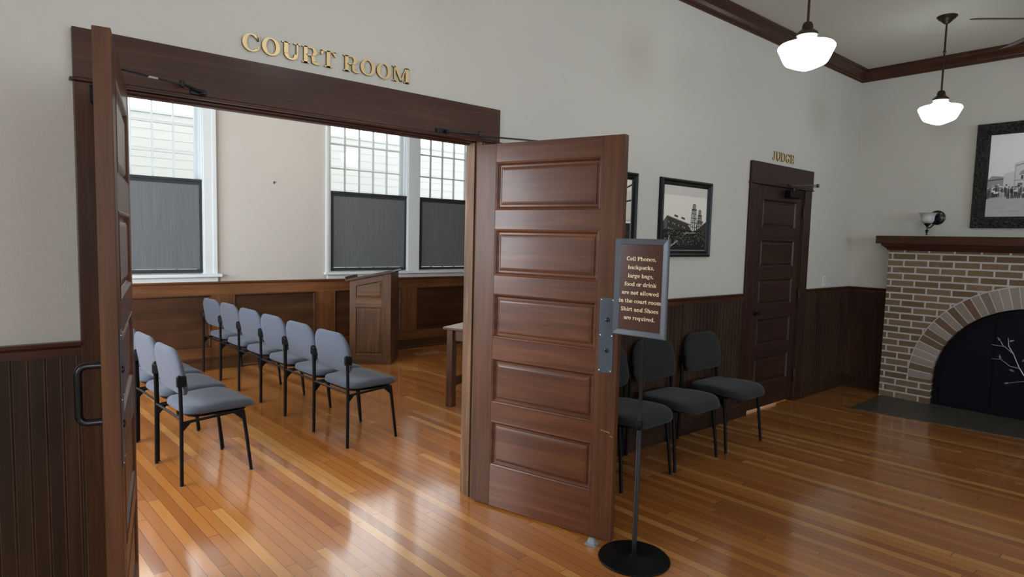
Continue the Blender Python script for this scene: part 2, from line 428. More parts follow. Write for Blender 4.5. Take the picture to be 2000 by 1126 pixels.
# wall between lobby and courtroom, with both door openings
DJL, DJR = 5.375, 6.290          # judge's door opening
b = MB()
b.box((LX, 0, 0), (JL-0.02, WT, ZC)); b.box((JR+0.02, 0, 0), (DJL-0.015, WT, ZC)); b.box((DJR+0.015, 0, 0), (XF, WT, ZC))
b.box((JL-0.02, 0, OT+0.02), (JR+0.02, WT, ZC)); b.box((DJL-0.015, 0, OT+0.02), (DJR+0.015, WT, ZC))
b.box((LX, WT-0.01, ZC), (CRX, WT, ZCC))
struct(b.build('wall_front', PAINT), 'sage grey lobby wall holding the courtroom doorway and judge door', 'wall')
b = MB(); b.box((XF, BY, 0), (XF+0.2, WT, ZC))
struct(b.build('wall_right', PAINT), 'sage grey wall behind the brick fireplace', 'wall')

def wall_holes(name, axis, c0, c1, lo, hi, zt, holes, mat, label, zb=0):
    """wall slab along an axis with rectangular holes (a0,a1,z0,z1) sorted along it"""
    b = MB(); cur = lo
    def bx(a0, a1, z0, z1):
        if a1-a0 < 1e-4 or z1-z0 < 1e-4: return
        if axis == 'x': b.box((a0, c0, z0), (a1, c1, z1))
        else: b.box((c0, a0, z0), (c1, a1, z1))
    for a0, a1, z0, z1 in holes:
        bx(cur, a0, zb, zt); bx(a0, a1, zb, z0); bx(a0, a1, z1, zt); cur = a1
    bx(cur, hi, zb, zt)
    return struct(b.build(name, mat), label, 'wall')
wall_holes('wall_left', 'y', LX-0.2, LX, BY, WT, ZC, [(LEFT_WIN_Y-0.85, LEFT_WIN_Y+0.85, 1.0, 2.9)], PAINT, 'sage grey wall at the left end of the lobby')
wall_holes('wall_back', 'x', BY-0.2, BY, LX, XF, ZC, [(x-0.85, x+0.85, 1.0, 2.9) for x in LOBBY_WIN_X], PAINT, 'sage grey lobby wall with the daylight windows behind the viewer')
WZ0, WZ1 = 1.112, 3.46
WINS = [(0.690, 1.850), (3.352, 4.500), (4.686, 5.834)]
wall_holes('wall_far', 'x', D, D+0.19, CLX, CRX, ZCC, [(a, c, WZ0-0.01, WZ1) for a, c in WINS], CPAINT, 'warm white far wall of the courtroom with tall windows')
wall_holes('wall_courtroom_left', 'y', CLX-0.18, CLX, WT, D+0.19, ZCC, [(y-0.65, y+0.65, 1.05, 3.05) for y in COURT_WIN_Y], CPAINT, 'warm white left side wall of the courtroom')
b = MB(); b.box((CRX, WT, 0), (CRX+0.2, D+0.19, ZCC)); struct(b.build('wall_courtroom_right', CPAINT), 'warm white right side wall of the courtroom', 'wall')
b = MB(); b.box((5.0, WT, 0), (5.1, 2.5, 3.0)); b.box((5.1, 2.4, 0), (7.4, 2.5, 3.0)); b.box((7.4, WT, 0), (7.5, 2.5, 3.0)); b.box((5.0, WT, 3.0), (7.5, 2.5, 3.1))
struct(b.build('wall_judge_office', CPAINT), 'pale partition walls of the office behind the judge door', 'wall')
area('office_ceiling_lamp', (6.0, 1.3, 2.95), (0, 0, 0), 0.6, 0.6, 45, (1.0, 0.80, 0.58))

# ------------------------------------------------------------------ trim of the lobby
def sweep(name, prof, path, mats, label, cat='trim', closed=True, **kw):
    """prof: (projection, z); path: [(x, y, nx, ny)...] position on the wall line, with offset direction per unit projection"""
    b = MB(); rings = [[(x+nx*p, y+ny*p, z) for p, z in prof] for x, y, nx, ny in path]
    b.loft(rings)
    return struct(b.build(name, mats, **kw), label, cat)
CROWN = [(0, 3.435), (0.010, 3.435), (0.012, 3.450), (0.022, 3.456), (0.026, 3.470), (0.040, 3.492), (0.060, 3.512), (0.078, 3.522), (0.080, 3.536), (0.092, 3.540), (0.092, 3.5545), (0, 3.5545)]
sweep('trim_1', CROWN, [(LX, 0, 0, -1), (XF, 0, -1, -1), (XF, BY, -1, 0)], TRIMW['x'], 'dark stained crown moulding along the lobby ceiling', smooth=False)
CAP = [(0, 1.098), (0.018, 1.098), (0.018, 1.128), (0.024, 1.134), (0.034, 1.140), (0.036, 1.154), (0, 1.154)]
BASE = [(0, 0.0), (0.026, 0.0), (0.026, 0.115), (0.020, 0.125), (0.014, 0.135), (0, 0.135)]
FBY = -0.452
for nm, nb, path, lab in (('trim_2', 'baseboard_1', [(LX, 0, 0, -1), (X0, 0, 0, -1)], 'left of the courtroom doorway'),
                      ('trim_3', 'baseboard_2', [(X1, 0, 0, -1), (5.228, 0, 0, -1)], 'between courtroom doorway and judge door'),
                      ('trim_4', 'baseboard_3', [(6.437, 0, 0, -1), (XF, 0, -1, -1), (XF, FBY, -1, 0)], 'from judge door round to the fireplace')):
    sweep(nm, CAP, path, TRIMW['x'], 'dark wooden wainscot cap '+lab)
    sweep(nb, BASE, path, WAINS['x'], 'dark wooden baseboard '+lab, 'baseboard')
WORN = plain('lit_worn_bead_edge', (0.30, 0.18, 0.10), 0.5, bumpy=(40, 0.1, 0.001), var=0.4)  # worn edges, lightened further for the stronger light on the left wainscot
WORND = plain('shaded_worn_bead_edge', (0.050, 0.028, 0.016), 0.5, bumpy=(40, 0.1, 0.001), var=0.4)  # same bead edges, darkened for the dimmer light on the right
def beadboard(name, x0, x1, lab, mat=None, worn=None):
    pitch = 0.0515; prof = []
    k = math.floor((x0-0.035)/pitch)
    x = 0.035+k*pitch
    while x < x1+pitch:
        for dx, p in ((-0.0058, 0.013), (-0.0048, 0.0095), (-0.0036, 0.0125), (0, 0.0140), (0.0036, 0.0125), (0.0048, 0.0095), (0.0058, 0.013)):
            if x0 < x+dx < x1: prof.append((x+dx, p))
        x += pitch
    prof = [(x0, 0.0), (x0, 0.013)]+prof+[(x1, 0.013), (x1, 0.0)]
    b = MB(); b.prism(prof, lambda p, k: (p[0], -p[1], 0.13 if k == 0 else 1.10))
    o = b.build(name, [mat or WAINS['z'], worn or WORND])
    for f in o.data.polygons:
        if abs(f.normal.z) < 0.5 and abs(f.normal.x) > 0.8 and f.center.y < -0.005: f.material_index = 1
    return struct(o, 'dark stained beadboard wainscot '+lab, 'wainscot')
beadboard('trim_5', LX, X0, 'left of the courtroom doorway', mat=WAIN_LIT['z'], worn=WORN)
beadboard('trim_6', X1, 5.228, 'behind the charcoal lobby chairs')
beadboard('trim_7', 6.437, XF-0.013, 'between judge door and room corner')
b = MB()
b.box((XF-0.013, FBY, 0.13), (XF, -0.0, 1.10))
struct(b.build('trim_8', WAINS['z']), 'dark flat wainscot panel beside the brick fireplace', 'wainscot')

# main doorway: jambs, stops, casing, head board
def casing(names, xo0, xi0, xi1, xo1, ztop, lab, jm, deep=WT, flat=0.022, TRIMW=TRIMW, SIDEW=None):
    SIDEW = SIDEW or TRIMW
    n1, n2, n3, n4 = names
    b = MB(); b.box((xo0, -flat, 0), (xi0-0.006, 0.0, ztop+0.003)); struct(b.build(n1, SIDEW['z'], bevel=0.003), 'dark wooden side casing on the left of '+lab, 'trim')
    b = MB(); b.box((xi1+0.006, -flat, 0), (xo1, 0.0, ztop+0.003)); struct(b.build(n2, SIDEW['z'], bevel=0.003), 'dark wooden side casing on the right of '+lab, 'trim')
    b = MB()
    b.box((xo0, -0.030, ztop+0.014), (xo1, 0.0, 2.352))
    b.box((xo0-0.012, -0.037, ztop+0.003), (xo1+0.012, 0.0, ztop+0.014))
    struct(b.build(n3, TRIMW['x'], bevel=0.003), 'wide dark wooden head board over '+lab, 'trim')
    b = MB()
    b.mi = 1; b.box((xi0-0.02, -0.005, 0), (xi0, deep+0.01, OT)); b.box((xi1, -0.005, 0), (xi1+0.02, deep+0.01, OT))
    b.mi = 0; b.box((xi0-0.02, -0.005, OT), (xi1+0.02, deep+0.01, OT+0.02))
    struct(b.build(n4, [TRIMW['x'], jm], bevel=0.002), 'wooden jamb lining inside '+lab, 'trim')
casing(('trim_9', 'trim_10', 'trim_11', 'trim_12'), X0, JL, JR, X1, 2.150, 'the courtroom doorway', OAKJ['z'], SIDEW=CASEW)
b = MB()
b.box((JL, 0.052, 0), (JL+0.012, 0.105, OT-0.016)); b.box((JR-0.012, 0.052, 0), (JR, 0.105, OT-0.016)); b.box((JL, 0.052, OT-0.016), (JR, 0.105, OT))
b.box((JL, 0.105, OT-0.022), (JR, WT+0.008, OT))
struct(b.build('trim_13', [OAKJ['z'], TRIMW['x']], bevel=0.002), 'door stop strip inside the courtroom doorway', 'trim')
for f in bpy.data.objects['trim_13'].data.polygons:
    if f.center.z > OT-0.05: f.material_index = 1
b = MB(); b.box((X0, WT, 0), (JL-0.006, WT+0.02, 2.155)); b.box((JR+0.006, WT, 0), (X1, WT+0.02, 2.155)); b.box((X0, WT, 2.155), (X1, WT+0.025, 2.35))
struct(b.build('trim_14', COURTW['z'], bevel=0.003), 'wooden casing on the courtroom side of the doorway', 'trim')
casing(('trim_15', 'trim_16', 'trim_17', 'trim_18'), 5.228, DJL, DJR, 6.437, 2.150, 'the judge door', JUDGEW['z'], TRIMW=JUDGEW)
b = MB(); b.box((DJL, 0.05, 0.0), (DJL+0.012, 0.09, OT)); b.box((DJR-0.012, 0.05, 0.0), (DJR, 0.09, OT)); b.box((DJL, 0.05, OT-0.012), (DJR, 0.09, OT))
struct(b.build('trim_19', JUDGEW['z']), 'door stop strip inside the judge doorway', 'trim')

# ------------------------------------------------------------------ five-panel doors
PZ = [(1.757, 2.030), (1.382, 1.650), (1.018, 1.278), (0.633, 0.900), (0.256, 0.526)]
def door(name, label, loc, rz, w, y0, y1, z0=0.012, zt=2.134, sl=0.135, sr=0.125, dark=False):
    W = JUDGEW if dark else MAHOG
    root = thing(name, label, 'door', loc, rz, kind='structure')
    for a, c in ((0, sl), (w-sr, w)):
        b = MB(); b.box((a, y0, z0), (c, y1, zt)); b.build('stile', W['z'], root, bevel=0.0025)
    zs = [zt]+[q for a in PZ for q in (a[1], a[0])]+[z0]
    for i in range(0, len(zs), 2):
        b = MB(); b.box((sl, y0+0.0004, zs[i+1]), (w-sr, y1-0.0004, zs[i])); b.build('rail', W['x'], root)
    for a0, a1 in PZ:
        b = MB()
        for ys, sg in ((y0, 1), (y1, -1)):
            b.rectloops((sl, a0, w-sr, a1), [(0, 0.0004), (0.004, -0.002), (0.010, 0.001), (0.016, 0.010), (0.020, 0.013), (0.0205, 0.016), (0.030, 0.016), (0.0305, 0.012), (0.040, 0.007), (0.048, 0.0055)],
                        lambda x, z, d, ys=ys, sg=sg: (x, ys+sg*d, z))
        b.build('panel', W['x'], root, normals=False)
    return root
RD = Vector((2.4504-2.1805, -0.8853+0.0066, 0)); RDA = math.atan2(RD.y, RD.x)
door2 = door('door_2', 'right open mahogany door with five panels and steel push plate', (2.1805, -0.0066, 0), RDA, 0.918, 0.0, 0.044)
LDV = Vector((0.263-0.432, -0.92+0.02, 0)); LDA = math.atan2(LDV.y, LDV.x)
door1 = door('door_1', 'left open mahogany door seen nearly edge on with black pull handle', (0.432, -0.02, 0), LDA, 0.916, -0.044, 0.0)
door3 = door('door_3', 'closed dark five panel wooden door under the letters JUDGE', (DJL+0.004, 0.0, 0), 0, DJR-DJL-0.008, 0.0, 0.044, z0=0.030, zt=2.166, sl=0.120, sr=0.122, dark=True)
# push plates, handle, hinges
def push_plate(root, yf, sg, u0=0.812, u1=0.893, z0=0.912, z1=1.303):
    b = MB(); b.box((u0, min(yf, yf+sg*0.003), z0), (u1, max(yf, yf+sg*0.003), z1)); pl = b.build('push_plate', STEEL, root, bevel=0.001)
    um = (u0+u1)/2+0.004
    def disc(u, z, r, h):
        b = MB(); n = 16
        b.loft([[(u+rr*math.cos(2*PI*i/n), yf+sg*hh, z+rr*math.sin(2*PI*i/n)) for i in range(n)] for rr, hh in ((r, 0.002), (r, 0.003+h*0.6), (r*0.7, 0.003+h), (0.0005, 0.003+h))])
        return b
    for z in (1.19, 1.03):
        disc(um, z, 0.011, 0.006).build('bolt', BLACKM, pl, smooth='auto')
    for u, z in ((u0+0.008, z1-0.010), (u1-0.008, z1-0.010), (u0+0.008, z0+0.010), (u1-0.008, z0+0.010), (u0+0.008, 1.107), (u1-0.008, 1.107)):
        disc(u, z, 0.0035, 0.002).build('screw', CHROME, pl, smooth='auto')
    return pl
push_plate(door2, 0.0, -1)
b = MB(); rs = random.Random(11)
for k in range(16):
    u = 0.842+0.0042*k+rs.uniform(-0.002, 0.002); z = 0.603-0.0006*k-(0.016 if k > 11 else 0)+rs.uniform(-0.002, 0.002); w_ = rs.uniform(0.001, 0.0032); h_ = rs.uniform(0.0008, 0.0022)
    b.prism([(u-w_, z-h_), (u+w_, z-h_*0.6), (u+w_*0.7, z+h_), (u-w_*0.8, z+h_*0.7)], lambda p, k: (p[0], -0.0005*k, p[1]))
tag(b.build('scratch', plain('bare_wood', (0.50, 0.40, 0.28), 0.7, bumpy=(60, 0.1, 0.001)), door2), 'pale scratch')
push_plate(door1, 0.0, 1)
# pull handle on the outer face of the left door (y = -0.044)
def pull(root, yf, sg, u, z0, z1, out=0.060, r=0.0105):
    b = MB(); R = 0.022; pts = [(u, yf, z0)]
    for i in range(7):
        a = PI/2*i/6; pts.append((u, yf+sg*(out-R+R*math.sin(a)), z0+R-R*math.cos(a)))
    for i in range(7):
        a = PI/2*i/6; pts.append((u, yf+sg*(out-R+R*math.cos(a)), z1-R+R*math.sin(a)))
    pts.append((u, yf, z1))
    b.tube(pts, r, 14)
    return b.build('pull_handle', BLACKM, root, smooth='auto')
pull(door1, -0.044, -1, 0.850, 1.040, 1.205)
for root, yk, zz in ((door2, 0.044, 0), (door1, -0.044, 0)):
    for z in (0.30, 1.08, 1.85):
        b = MB(); b.lathe([(0.007, -0.05), (0.007, 0.05)], (-0.008, yk, z), 12); b.build('hinge', BRONZE, root, smooth='auto')
for z in (0.27, 1.10, 1.93):
    b = MB(); b.lathe([(0.0, -0.062), (0.005, -0.058), (0.008, -0.054), (0.008, 0.054), (0.005, 0.058), (0.0, 0.064)], (0.912, -0.012, z), 12)
    b.box((0.885, -0.003, z-0.052), (0.909, 0.0, z+0.052)); b.build('hinge', BRONZE, door3, smooth='auto')
# lever on the judge door
b = MB()
n = 20
b.loft([[(0.075+r*math.cos(2*PI*i/n), -h, 0.960+r*math.sin(2*PI*i/n)) for i in range(n)] for r, h in ((0.027, 0.0), (0.027, 0.008), (0.012, 0.012), (0.010, 0.045), (0.0005, 0.046))])
b.tube([(0.075, -0.040, 0.960), (0.11, -0.044, 0.962), (0.15, -0.042, 0.965), (0.19, -0.038, 0.966)], 0.008, 10)
b.build('door_lever', BLACKM, door3, smooth='auto')
# door closers
def bar(b, p, q, w, h):
    p, q = Vector(p), Vector(q); t = (q-p).normalized(); s = t.cross(Vector((0, 0, 1))).normalized()*w/2; u = s.cross(t).normalized()*h/2
    b.loft([[e+s+u, e-s+u, e-s-u, e+s-u] for e in (p, q)])
def knuckle(b, c, r, h): b.lathe([(r*0.6, -h/2-0.004), (r, -h/2), (r, h/2), (r*0.6, h/2+0.004)], c, 14)
t = thing('door_closer', 'black door closer arm on the head board above right open door', 'door closer', (1.905, -0.03, 2.175))
b = MB(); b.box((-0.03, -0.010, -0.014), (0.035, 0.0, 0.014)); b.box((0.02, -0.03, -0.008), (0.05, -0.010, 0.008)); b.build('bracket', BLACKM, t, bevel=0.002)
b = MB(); bar(b, (0.03, -0.022, 0.0), (0.235, -0.045, 0.008), 0.012, 0.007); bar(b, (0.12, -0.033, 0.004), (0.24, -0.045, 0.010), 0.017, 0.010); b.build('forearm', BLACKM, t, bevel=0.001)
b = MB(); knuckle(b, (0.240, -0.046, 0.008), 0.012, 0.026); b.build('elbow_joint', BLACKM, t, smooth='auto')
b = MB(); bar(b, (0.240, -0.046, -0.002), (0.545, -0.20, -0.010), 0.016, 0.008); b.build('main_arm', BLACKM, t, bevel=0.001)
ex = Vector((2.1805, -0.0066, 0))+RD.normalized()*0.23+Vector((-RD.y, RD.x, 0)).normalized()*0.075-Vector((1.905, -0.03, 2.175))
b = MB(); b.lathe([(0.010, 0.0), (0.010, 0.075)], (0.545, -0.20, -0.085), 12); b.build('spindle', BLACKM, t, smooth='auto')
b = MB(); b.box((-0.11, -0.028, -0.03), (0.11, 0.028, 0.03)); o = b.build('closer_body', BLACK, t, bevel=0.006); o.location = (ex.x, ex.y, -0.115); o.rotation_euler = (0, 0, RDA)
t = thing('door_closer', 'black door closer arm on the head board beside left open door', 'door closer', (0.70, -0.03, 2.180))
b = MB(); b.box((-0.045, -0.010, -0.014), (0.014, 0.0, 0.012)); b.box((-0.01, -0.03, -0.012), (0.014, -0.010, 0.002)); b.build('bracket', BLACKM, t, bevel=0.002)
b = MB(); bar(b, (0.0, -0.024, -0.004), (-0.085, -0.05, 0.014), 0.014, 0.008); b.build('forearm', BLACKM, t, bevel=0.001)
b = MB(); knuckle(b, (-0.085, -0.05, 0.012), 0.010, 0.022); b.build('elbow_joint', BLACKM, t, smooth='auto')
b = MB(); bar(b, (-0.085, -0.05, 0.010), (-0.355, -0.20, 0.000), 0.012, 0.006); b.build('main_arm', BLACKM, t, bevel=0.001)
b = MB(); bar(b, (-0.185, -0.112, 0.004), (-0.222, -0.125, 0.003), 0.013, 0.008); b.build('adjuster', CHROME, t, bevel=0.001)
ex = Vector((0.432, -0.02, 0))+LDV.normalized()*0.19+Vector((LDV.y, -LDV.x, 0)).normalized()*0.075-Vector((0.70, -0.03, 2.18))
b = MB(); b.lathe([(0.009, 0.0), (0.009, 0.09)], (-0.355, -0.20, -0.09), 12); b.build('spindle', BLACKM, t, smooth='auto')
b = MB(); b.box((-0.11, -0.028, -0.03), (0.11, 0.028, 0.03)); o = b.build('closer_body', BLACK, t, bevel=0.006); o.location = (ex.x, ex.y, -0.115); o.rotation_euler = (0, 0, LDA)
t = thing('door_closer', 'black boxed door closer with folded arms on the judge door', 'door closer', (5.94, 0.0, 2.095))
b = MB(); b.box((-0.04, -0.062, -0.036), (0.215, 0.0, 0.036)); b.build('closer_body', BLACK, t, bevel=0.006)
b = MB(); b.box((-0.05, -0.046, 0.066), (0.02, -0.030, 0.094)); b.build('bracket', BLACKM, t, bevel=0.002)
b = MB(); bar(b, (-0.01, -0.045, 0.080), (0.142, -0.230, 0.086), 0.016, 0.008); b.build('forearm', BLACKM, t, bevel=0.001)
b = MB(); bar(b, (0.142, -0.230, 0.074), (0.08, -0.031, 0.052), 0.016, 0.008); b.build('main_arm', BLACKM, t, bevel=0.001)
b = MB(); knuckle(b, (0.142, -0.230, 0.080), 0.013, 0.026); b.build('elbow_joint', BLACKM, t, smooth='auto')
b = MB(); b.lathe([(0.010, 0.0), (0.010, 0.025)], (0.08, -0.031, 0.034), 12); b.build('spindle', BLACKM, t, smooth='auto')

# rubber door stop under the right door
t = thing('door_stop', 'grey metal kick-down door stop under the right open door', 'door stop', (2.372, -0.826, 0), RDA+PI)
b = MB(); b.loft([[(-0.028, -0.032, 0), (0.034, -0.034, 0), (0.034, 0.020, 0), (-0.028, 0.020, 0)], [(-0.028, -0.032, 0.006), (0.034, -0.034, 0.006), (0.034, 0.020, 0.006), (-0.028, 0.020, 0.006)]]); b.build('foot_plate', RUBBER, t, bevel=0.002)
b = MB(); b.loft([[(-0.022, -0.020, 0.006), (0.024, -0.022, 0.006), (0.024, 0.016, 0.006), (-0.022, 0.016, 0.006)], [(-0.016, -0.004, 0.036), (0.016, -0.006, 0.036), (0.016, 0.014, 0.036), (-0.016, 0.014, 0.036)]]); b.build('wedge', RUBBER, t, bevel=0.003)

# ------------------------------------------------------------------ slab-serif lettering
def glyphs():
    S, T, F, E = 0.165, 0.078, 0.072, 0.08     # stem, thin, serif height, serif reach
    R = lambda x0, y0, x1, y1: [[(x0, y0), (x1, y0), (x1, y1), (x0, y1)]]
    def A(cx, cy, rx, ry, wx, wy, a0, a1):
        n = max(3, int(abs(a1-a0)/15)); o = arcpts(cx, cy, rx, ry, a0, a1, n); i = arcpts(cx, cy, rx-wx, ry-wy, a0, a1, n)
        return [[o[k], o[k+1], i[k+1], i[k]] for k in range(n)]
    def B(cx, cy, r): return [arcpts(cx, cy, r, r, 0, 330, 11)]
    P = lambda *p: [list(p)]
    def foot(x): return R(x-E, 0, x+S+E, F)
    def head(x, y): return R(x-E, y-F, x+S, y)
    def cap(x): return R(x-E, 0, x+S+E, F)+R(x-E, 1-F, x+S+E, 1)
    X = 0.68; G = {}
    ring = lambda cx: A(cx, X/2, 0.33, X/2+0.015, S*0.95, T, 0, 360)
    G['o'] = (0.72, ring(0.36))
    G['c'] = (0.64, A(0.36, X/2, 0.33, X/2+0.015, S*0.95, T, 48, 318)+B(0.55, X*0.72, 0.095))
    G['e'] = (0.70, A(0.36, X/2, 0.33, X/2+0.015, S*0.95, T, 0, 318)+R(0.16, X/2-0.035, 0.68, X/2+0.035))
    G['l'] = (0.40, R(0.11, 0, 0.11+S, 1)+foot(0.11)+head(0.11, 1))
    G['i'] = (0.40, R(0.11, 0, 0.11+S, X)+foot(0.11)+head(0.11, X)+B(0.20, 0.89, 0.105))
    arch = lambda x: A(x+0.24, X-0.28, 0.30, 0.295, S, 0.10, 0, 150)+R(x+0.54-S, 0, x+0.54, X-0.28)+foot(x+0.54-S)
    G['n'] = (0.82, R(0.11, 0, 0.11+S, X)+foot(0.11)+head(0.11, X)+arch(0.18))
    G['h'] = (0.82, R(0.11, 0, 0.11+S, 1)+foot(0.11)+head(0.11, 1)+arch(0.18))
    G['m'] = (1.20, R(0.11, 0, 0.11+S, X)+foot(0.11)+head(0.11, X)+arch(0.18)+arch(0.56))
    G['r'] = (0.60, R(0.11, 0, 0.11+S, X)+foot(0.11)+head(0.11, X)+A(0.46, X-0.24, 0.24, 0.25, 0.1, 0.09, 40, 170)+B(0.53, X-0.13, 0.10))
    G['u'] = (0.82, R(0.11, 0.26, 0.11+S, X)+head(0.11, X)+A(0.36, 0.27, 0.25, 0.285, S, 0.10, 180, 330)+R(0.51, 0, 0.51+S, X)+R(0.42, X-F, 0.6, X)+R(0.6, 0, 0.80, F))
    bowl = lambda cx: A(cx, X/2, 0.30, X/2+0.01, S*0.9, T, 0, 360)
    G['d'] = (0.80, bowl(0.33)+R(0.50, 0, 0.50+S, 1)+R(0.41, 1-F, 0.6, 1)+R(0.6, 0, 0.77, F))
    G['b'] = (0.76, bowl(0.42)+R(0.09, 0, 0.09+S, 1)+head(0.09, 1))
    G['p'] = (0.78, bowl(0.44)+R(0.10, -0.27, 0.10+S, X)+head(0.10, X)+R(0.02, -0.27, 0.37, -0.27+F))
    G['q'] = (0.78, bowl(0.33)+R(0.48, -0.27, 0.48+S, X)+R(0.40, -0.27, 0.75, -0.27+F))
    G['a'] = (0.70, A(0.34, X-0.25, 0.27, 0.265, S, T, 0, 140)+B(0.155, X-0.17, 0.09)+R(0.61-S, 0, 0.61, X-0.24)+A(0.30, 0.185, 0.26, 0.20, S*0.8, T*0.75, 40, 330)+R(0.30, 0.325, 0.50, 0.385)+R(0.55, 0, 0.70, F))
    G['s'] = (0.58, A(0.29, X-0.185, 0.23, 0.20, 0.11, 0.08, 30, 250)+A(0.29, 0.185, 0.25, 0.20, 0.12, 0.08, -150, 70)+P((0.16, X/2+0.10), (0.10, X/2-0.0), (0.42, X/2-0.10), (0.46, X/2))+R(0.46, X-0.24, 0.51, X)+R(0.06, 0, 0.11, 0.24))
    G['t'] = (0.50, R(0.12, 0.15, 0.12+S, 0.90)+R(0.0, X-F, 0.46, X)+A(0.30, 0.17, 0.18, 0.185, S, 0.08, 180, 330))
    G['f'] = (0.46, R(0.11, 0, 0.11+S, 0.82)+foot(0.11)+R(0.0, X-F, 0.44, X)+A(0.34, 0.80, 0.23, 0.215, S, 0.09, 40, 180)+B(0.46, 0.90, 0.09))
    G['g'] = (0.72, A(0.31, X-0.215, 0.26, 0.23, S*0.85, T*0.8, 0, 360)+A(0.33, -0.13, 0.31, 0.17, 0.10, 0.08, 0, 360)+R(0.12, 0.04, 0.42, 0.14)+R(0.48, X-0.10, 0.70, X-0.02)+P((0.10, 0.24), (0.2, 0.28), (0.16, 0.05), (0.06, 0.1)))
    G['k'] = (0.82, R(0.10, 0, 0.10+S, 1)+foot(0.10)+head(0.10, 1)+P((0.26, 0.22), (0.26, 0.33), (0.58, X-0.02), (0.68, X-0.02))+P((0.36, 0.36), (0.50, 0.44), (0.74, 0.03), (0.52, 0.03))+R(0.46, 0, 0.82, F)+R(0.46, X-F, 0.78, X))
    G['w'] = (1.10, P((0.08, X-0.03), (0.27, X-0.03), (0.42, 0.0), (0.32, 0.0))+P((0.32, 0.0), (0.42, 0.0), (0.58, X), (0.50, X))+P((0.44, X), (0.62, X), (0.78, 0.0), (0.68, 0.0))+P((0.68, 0.0), (0.78, 0.0), (0.98, X-0.03), (0.90, X-0.03))+R(0.0, X-F, 0.36, X)+R(0.42, X-F, 0.68, X)+R(0.82, X-F, 1.08, X))
    G[','] = (0.30, B(0.14, 0.09, 0.10)+P((0.10, 0.03), (0.24, 0.09), (0.18, -0.10), (0.08, -0.17)))
    G['.'] = (0.30, B(0.14, 0.09, 0.105))
    # capitals
    G['O'] = (1.00, A(0.48, 0.5, 0.45, 0.52, 0.21, 0.085, 0, 360))
    G['C'] = (0.94, A(0.48, 0.5, 0.45, 0.52, 0.21, 0.085, 42, 322)+R(0.76, 0.66, 0.83, 1.0)+P((0.70, 0.80), (0.78, 0.66), (0.83, 0.66), (0.80, 0.9))+B(0.80, 0.26, 0.055))
    G['G'] = (1.02, A(0.48, 0.5, 0.45, 0.52, 0.21, 0.085, 45, 300)+R(0.76, 0.66, 0.83, 1.0)+R(0.66, 0.0, 0.86, 0.42)+R(0.54, 0.38, 0.98, 0.46))
    bw = lambda x, y0, y1, r, w=0.2: R(x, y1-T, x+0.24, y1)+R(x, y0, x+0.24, y0+T)+A(x+0.24, (y0+y1)/2, r, (y1-y0)/2, w, T, -90, 90)
    G['D'] = (1.02, R(0.12, 0, 0.12+0.2, 1)+R(0.03, 0, 0.4, F)+R(0.03, 1-F, 0.4, 1)+bw(0.30, 0, 1, 0.40))
    G['P'] = (0.86, R(0.12, 0, 0.32, 1)+R(0.03, 0, 0.42, F)+R(0.03, 1-F, 0.3, 1)+bw(0.26, 0.42, 1, 0.33))
    G['R'] = (1.00, R(0.12, 0, 0.32, 1)+R(0.03, 0, 0.42, F)+R(0.03, 1-F, 0.3, 1)+bw(0.26, 0.46, 1, 0.33)+A(0.50, 0.30, 0.24, 0.22, 0.2, 0.09, 0, 90)+R(0.54, 0.14, 0.74, 0.31)+A(0.81, 0.16, 0.27, 0.18, 0.2, 0.1, 180, 330))
    G['E'] = (0.90, R(0.12, 0, 0.32, 1)+R(0.03, 0, 0.80, F)+R(0.03, 1-F, 0.78, 1)+R(0.3, 0.47, 0.60, 0.54)+R(0.53, 0.36, 0.60, 0.65)+P((0.62, F), (0.74, 0.28), (0.80, 0.28), (0.80, 0.0))+P((0.60, 1-F), (0.72, 0.74), (0.78, 0.74), (0.78, 1.0)))
    G['T'] = (0.92, R(0.36, 0, 0.56, 1)+R(0.24, 0, 0.68, F)+R(0.05, 1-T, 0.87, 1)+P((0.04, 0.70), (0.10, 0.70), (0.24, 1-T), (0.05, 1.0))+P((0.88, 0.70), (0.82, 0.70), (0.68, 1-T), (0.87, 1.0)))
    G['U'] = (1.04, R(0.14, 0.32, 0.34, 1)+R(0.03, 1-F, 0.45, 1)+A(0.50, 0.34, 0.36, 0.36, 0.20, 0.09, 180, 360)+R(0.775, 0.33, 0.86, 1)+R(0.65, 1-F, 0.99, 1))
    G['M'] = (1.24, R(0.13, 0, 0.215, 1)+R(0.02, 0, 0.34, F)+R(0.02, 1-F, 0.22, 1)+R(0.88, 0, 1.08, 1)+R(0.78, 0, 1.19, F)+R(0.9, 1-F, 1.19, 1)+P((0.13, 1.0), (0.34, 1.0), (0.66, 0.05), (0.55, 0.05))+P((0.55, 0.05), (0.64, 0.05), (0.94, 1.0), (0.87, 1.0)))
    G['J'] = (0.70, R(0.32, 0.26, 0.52, 1)+R(0.20, 1-F, 0.64, 1)+A(0.28, 0.25, 0.24, 0.27, 0.2, 0.09, -150, 0)+B(0.13, 0.22, 0.10))
    G['S'] = (0.74, A(0.36, 0.74, 0.29, 0.28, 0.15, 0.085, 30, 245)+A(0.37, 0.27, 0.31, 0.29, 0.16, 0.085, -150, 65)+P((0.20, 0.62), (0.12, 0.52), (0.50, 0.36), (0.58, 0.48))+R(0.58, 0.66, 0.64, 1.0)+R(0.07, 0, 0.13, 0.34))
    return G
GL = glyphs()
def text_polys(s, h, track=0.0):
    x = 0; out = []
    for ch in s:
        if ch == ' ': x += 0.36*h+track; continue
        adv, polys = GL[ch]
        out.append((ch, x, [[(px*h, py*h) for px, py in p] for p in polys])); x += adv*h+track
    return out, x-track
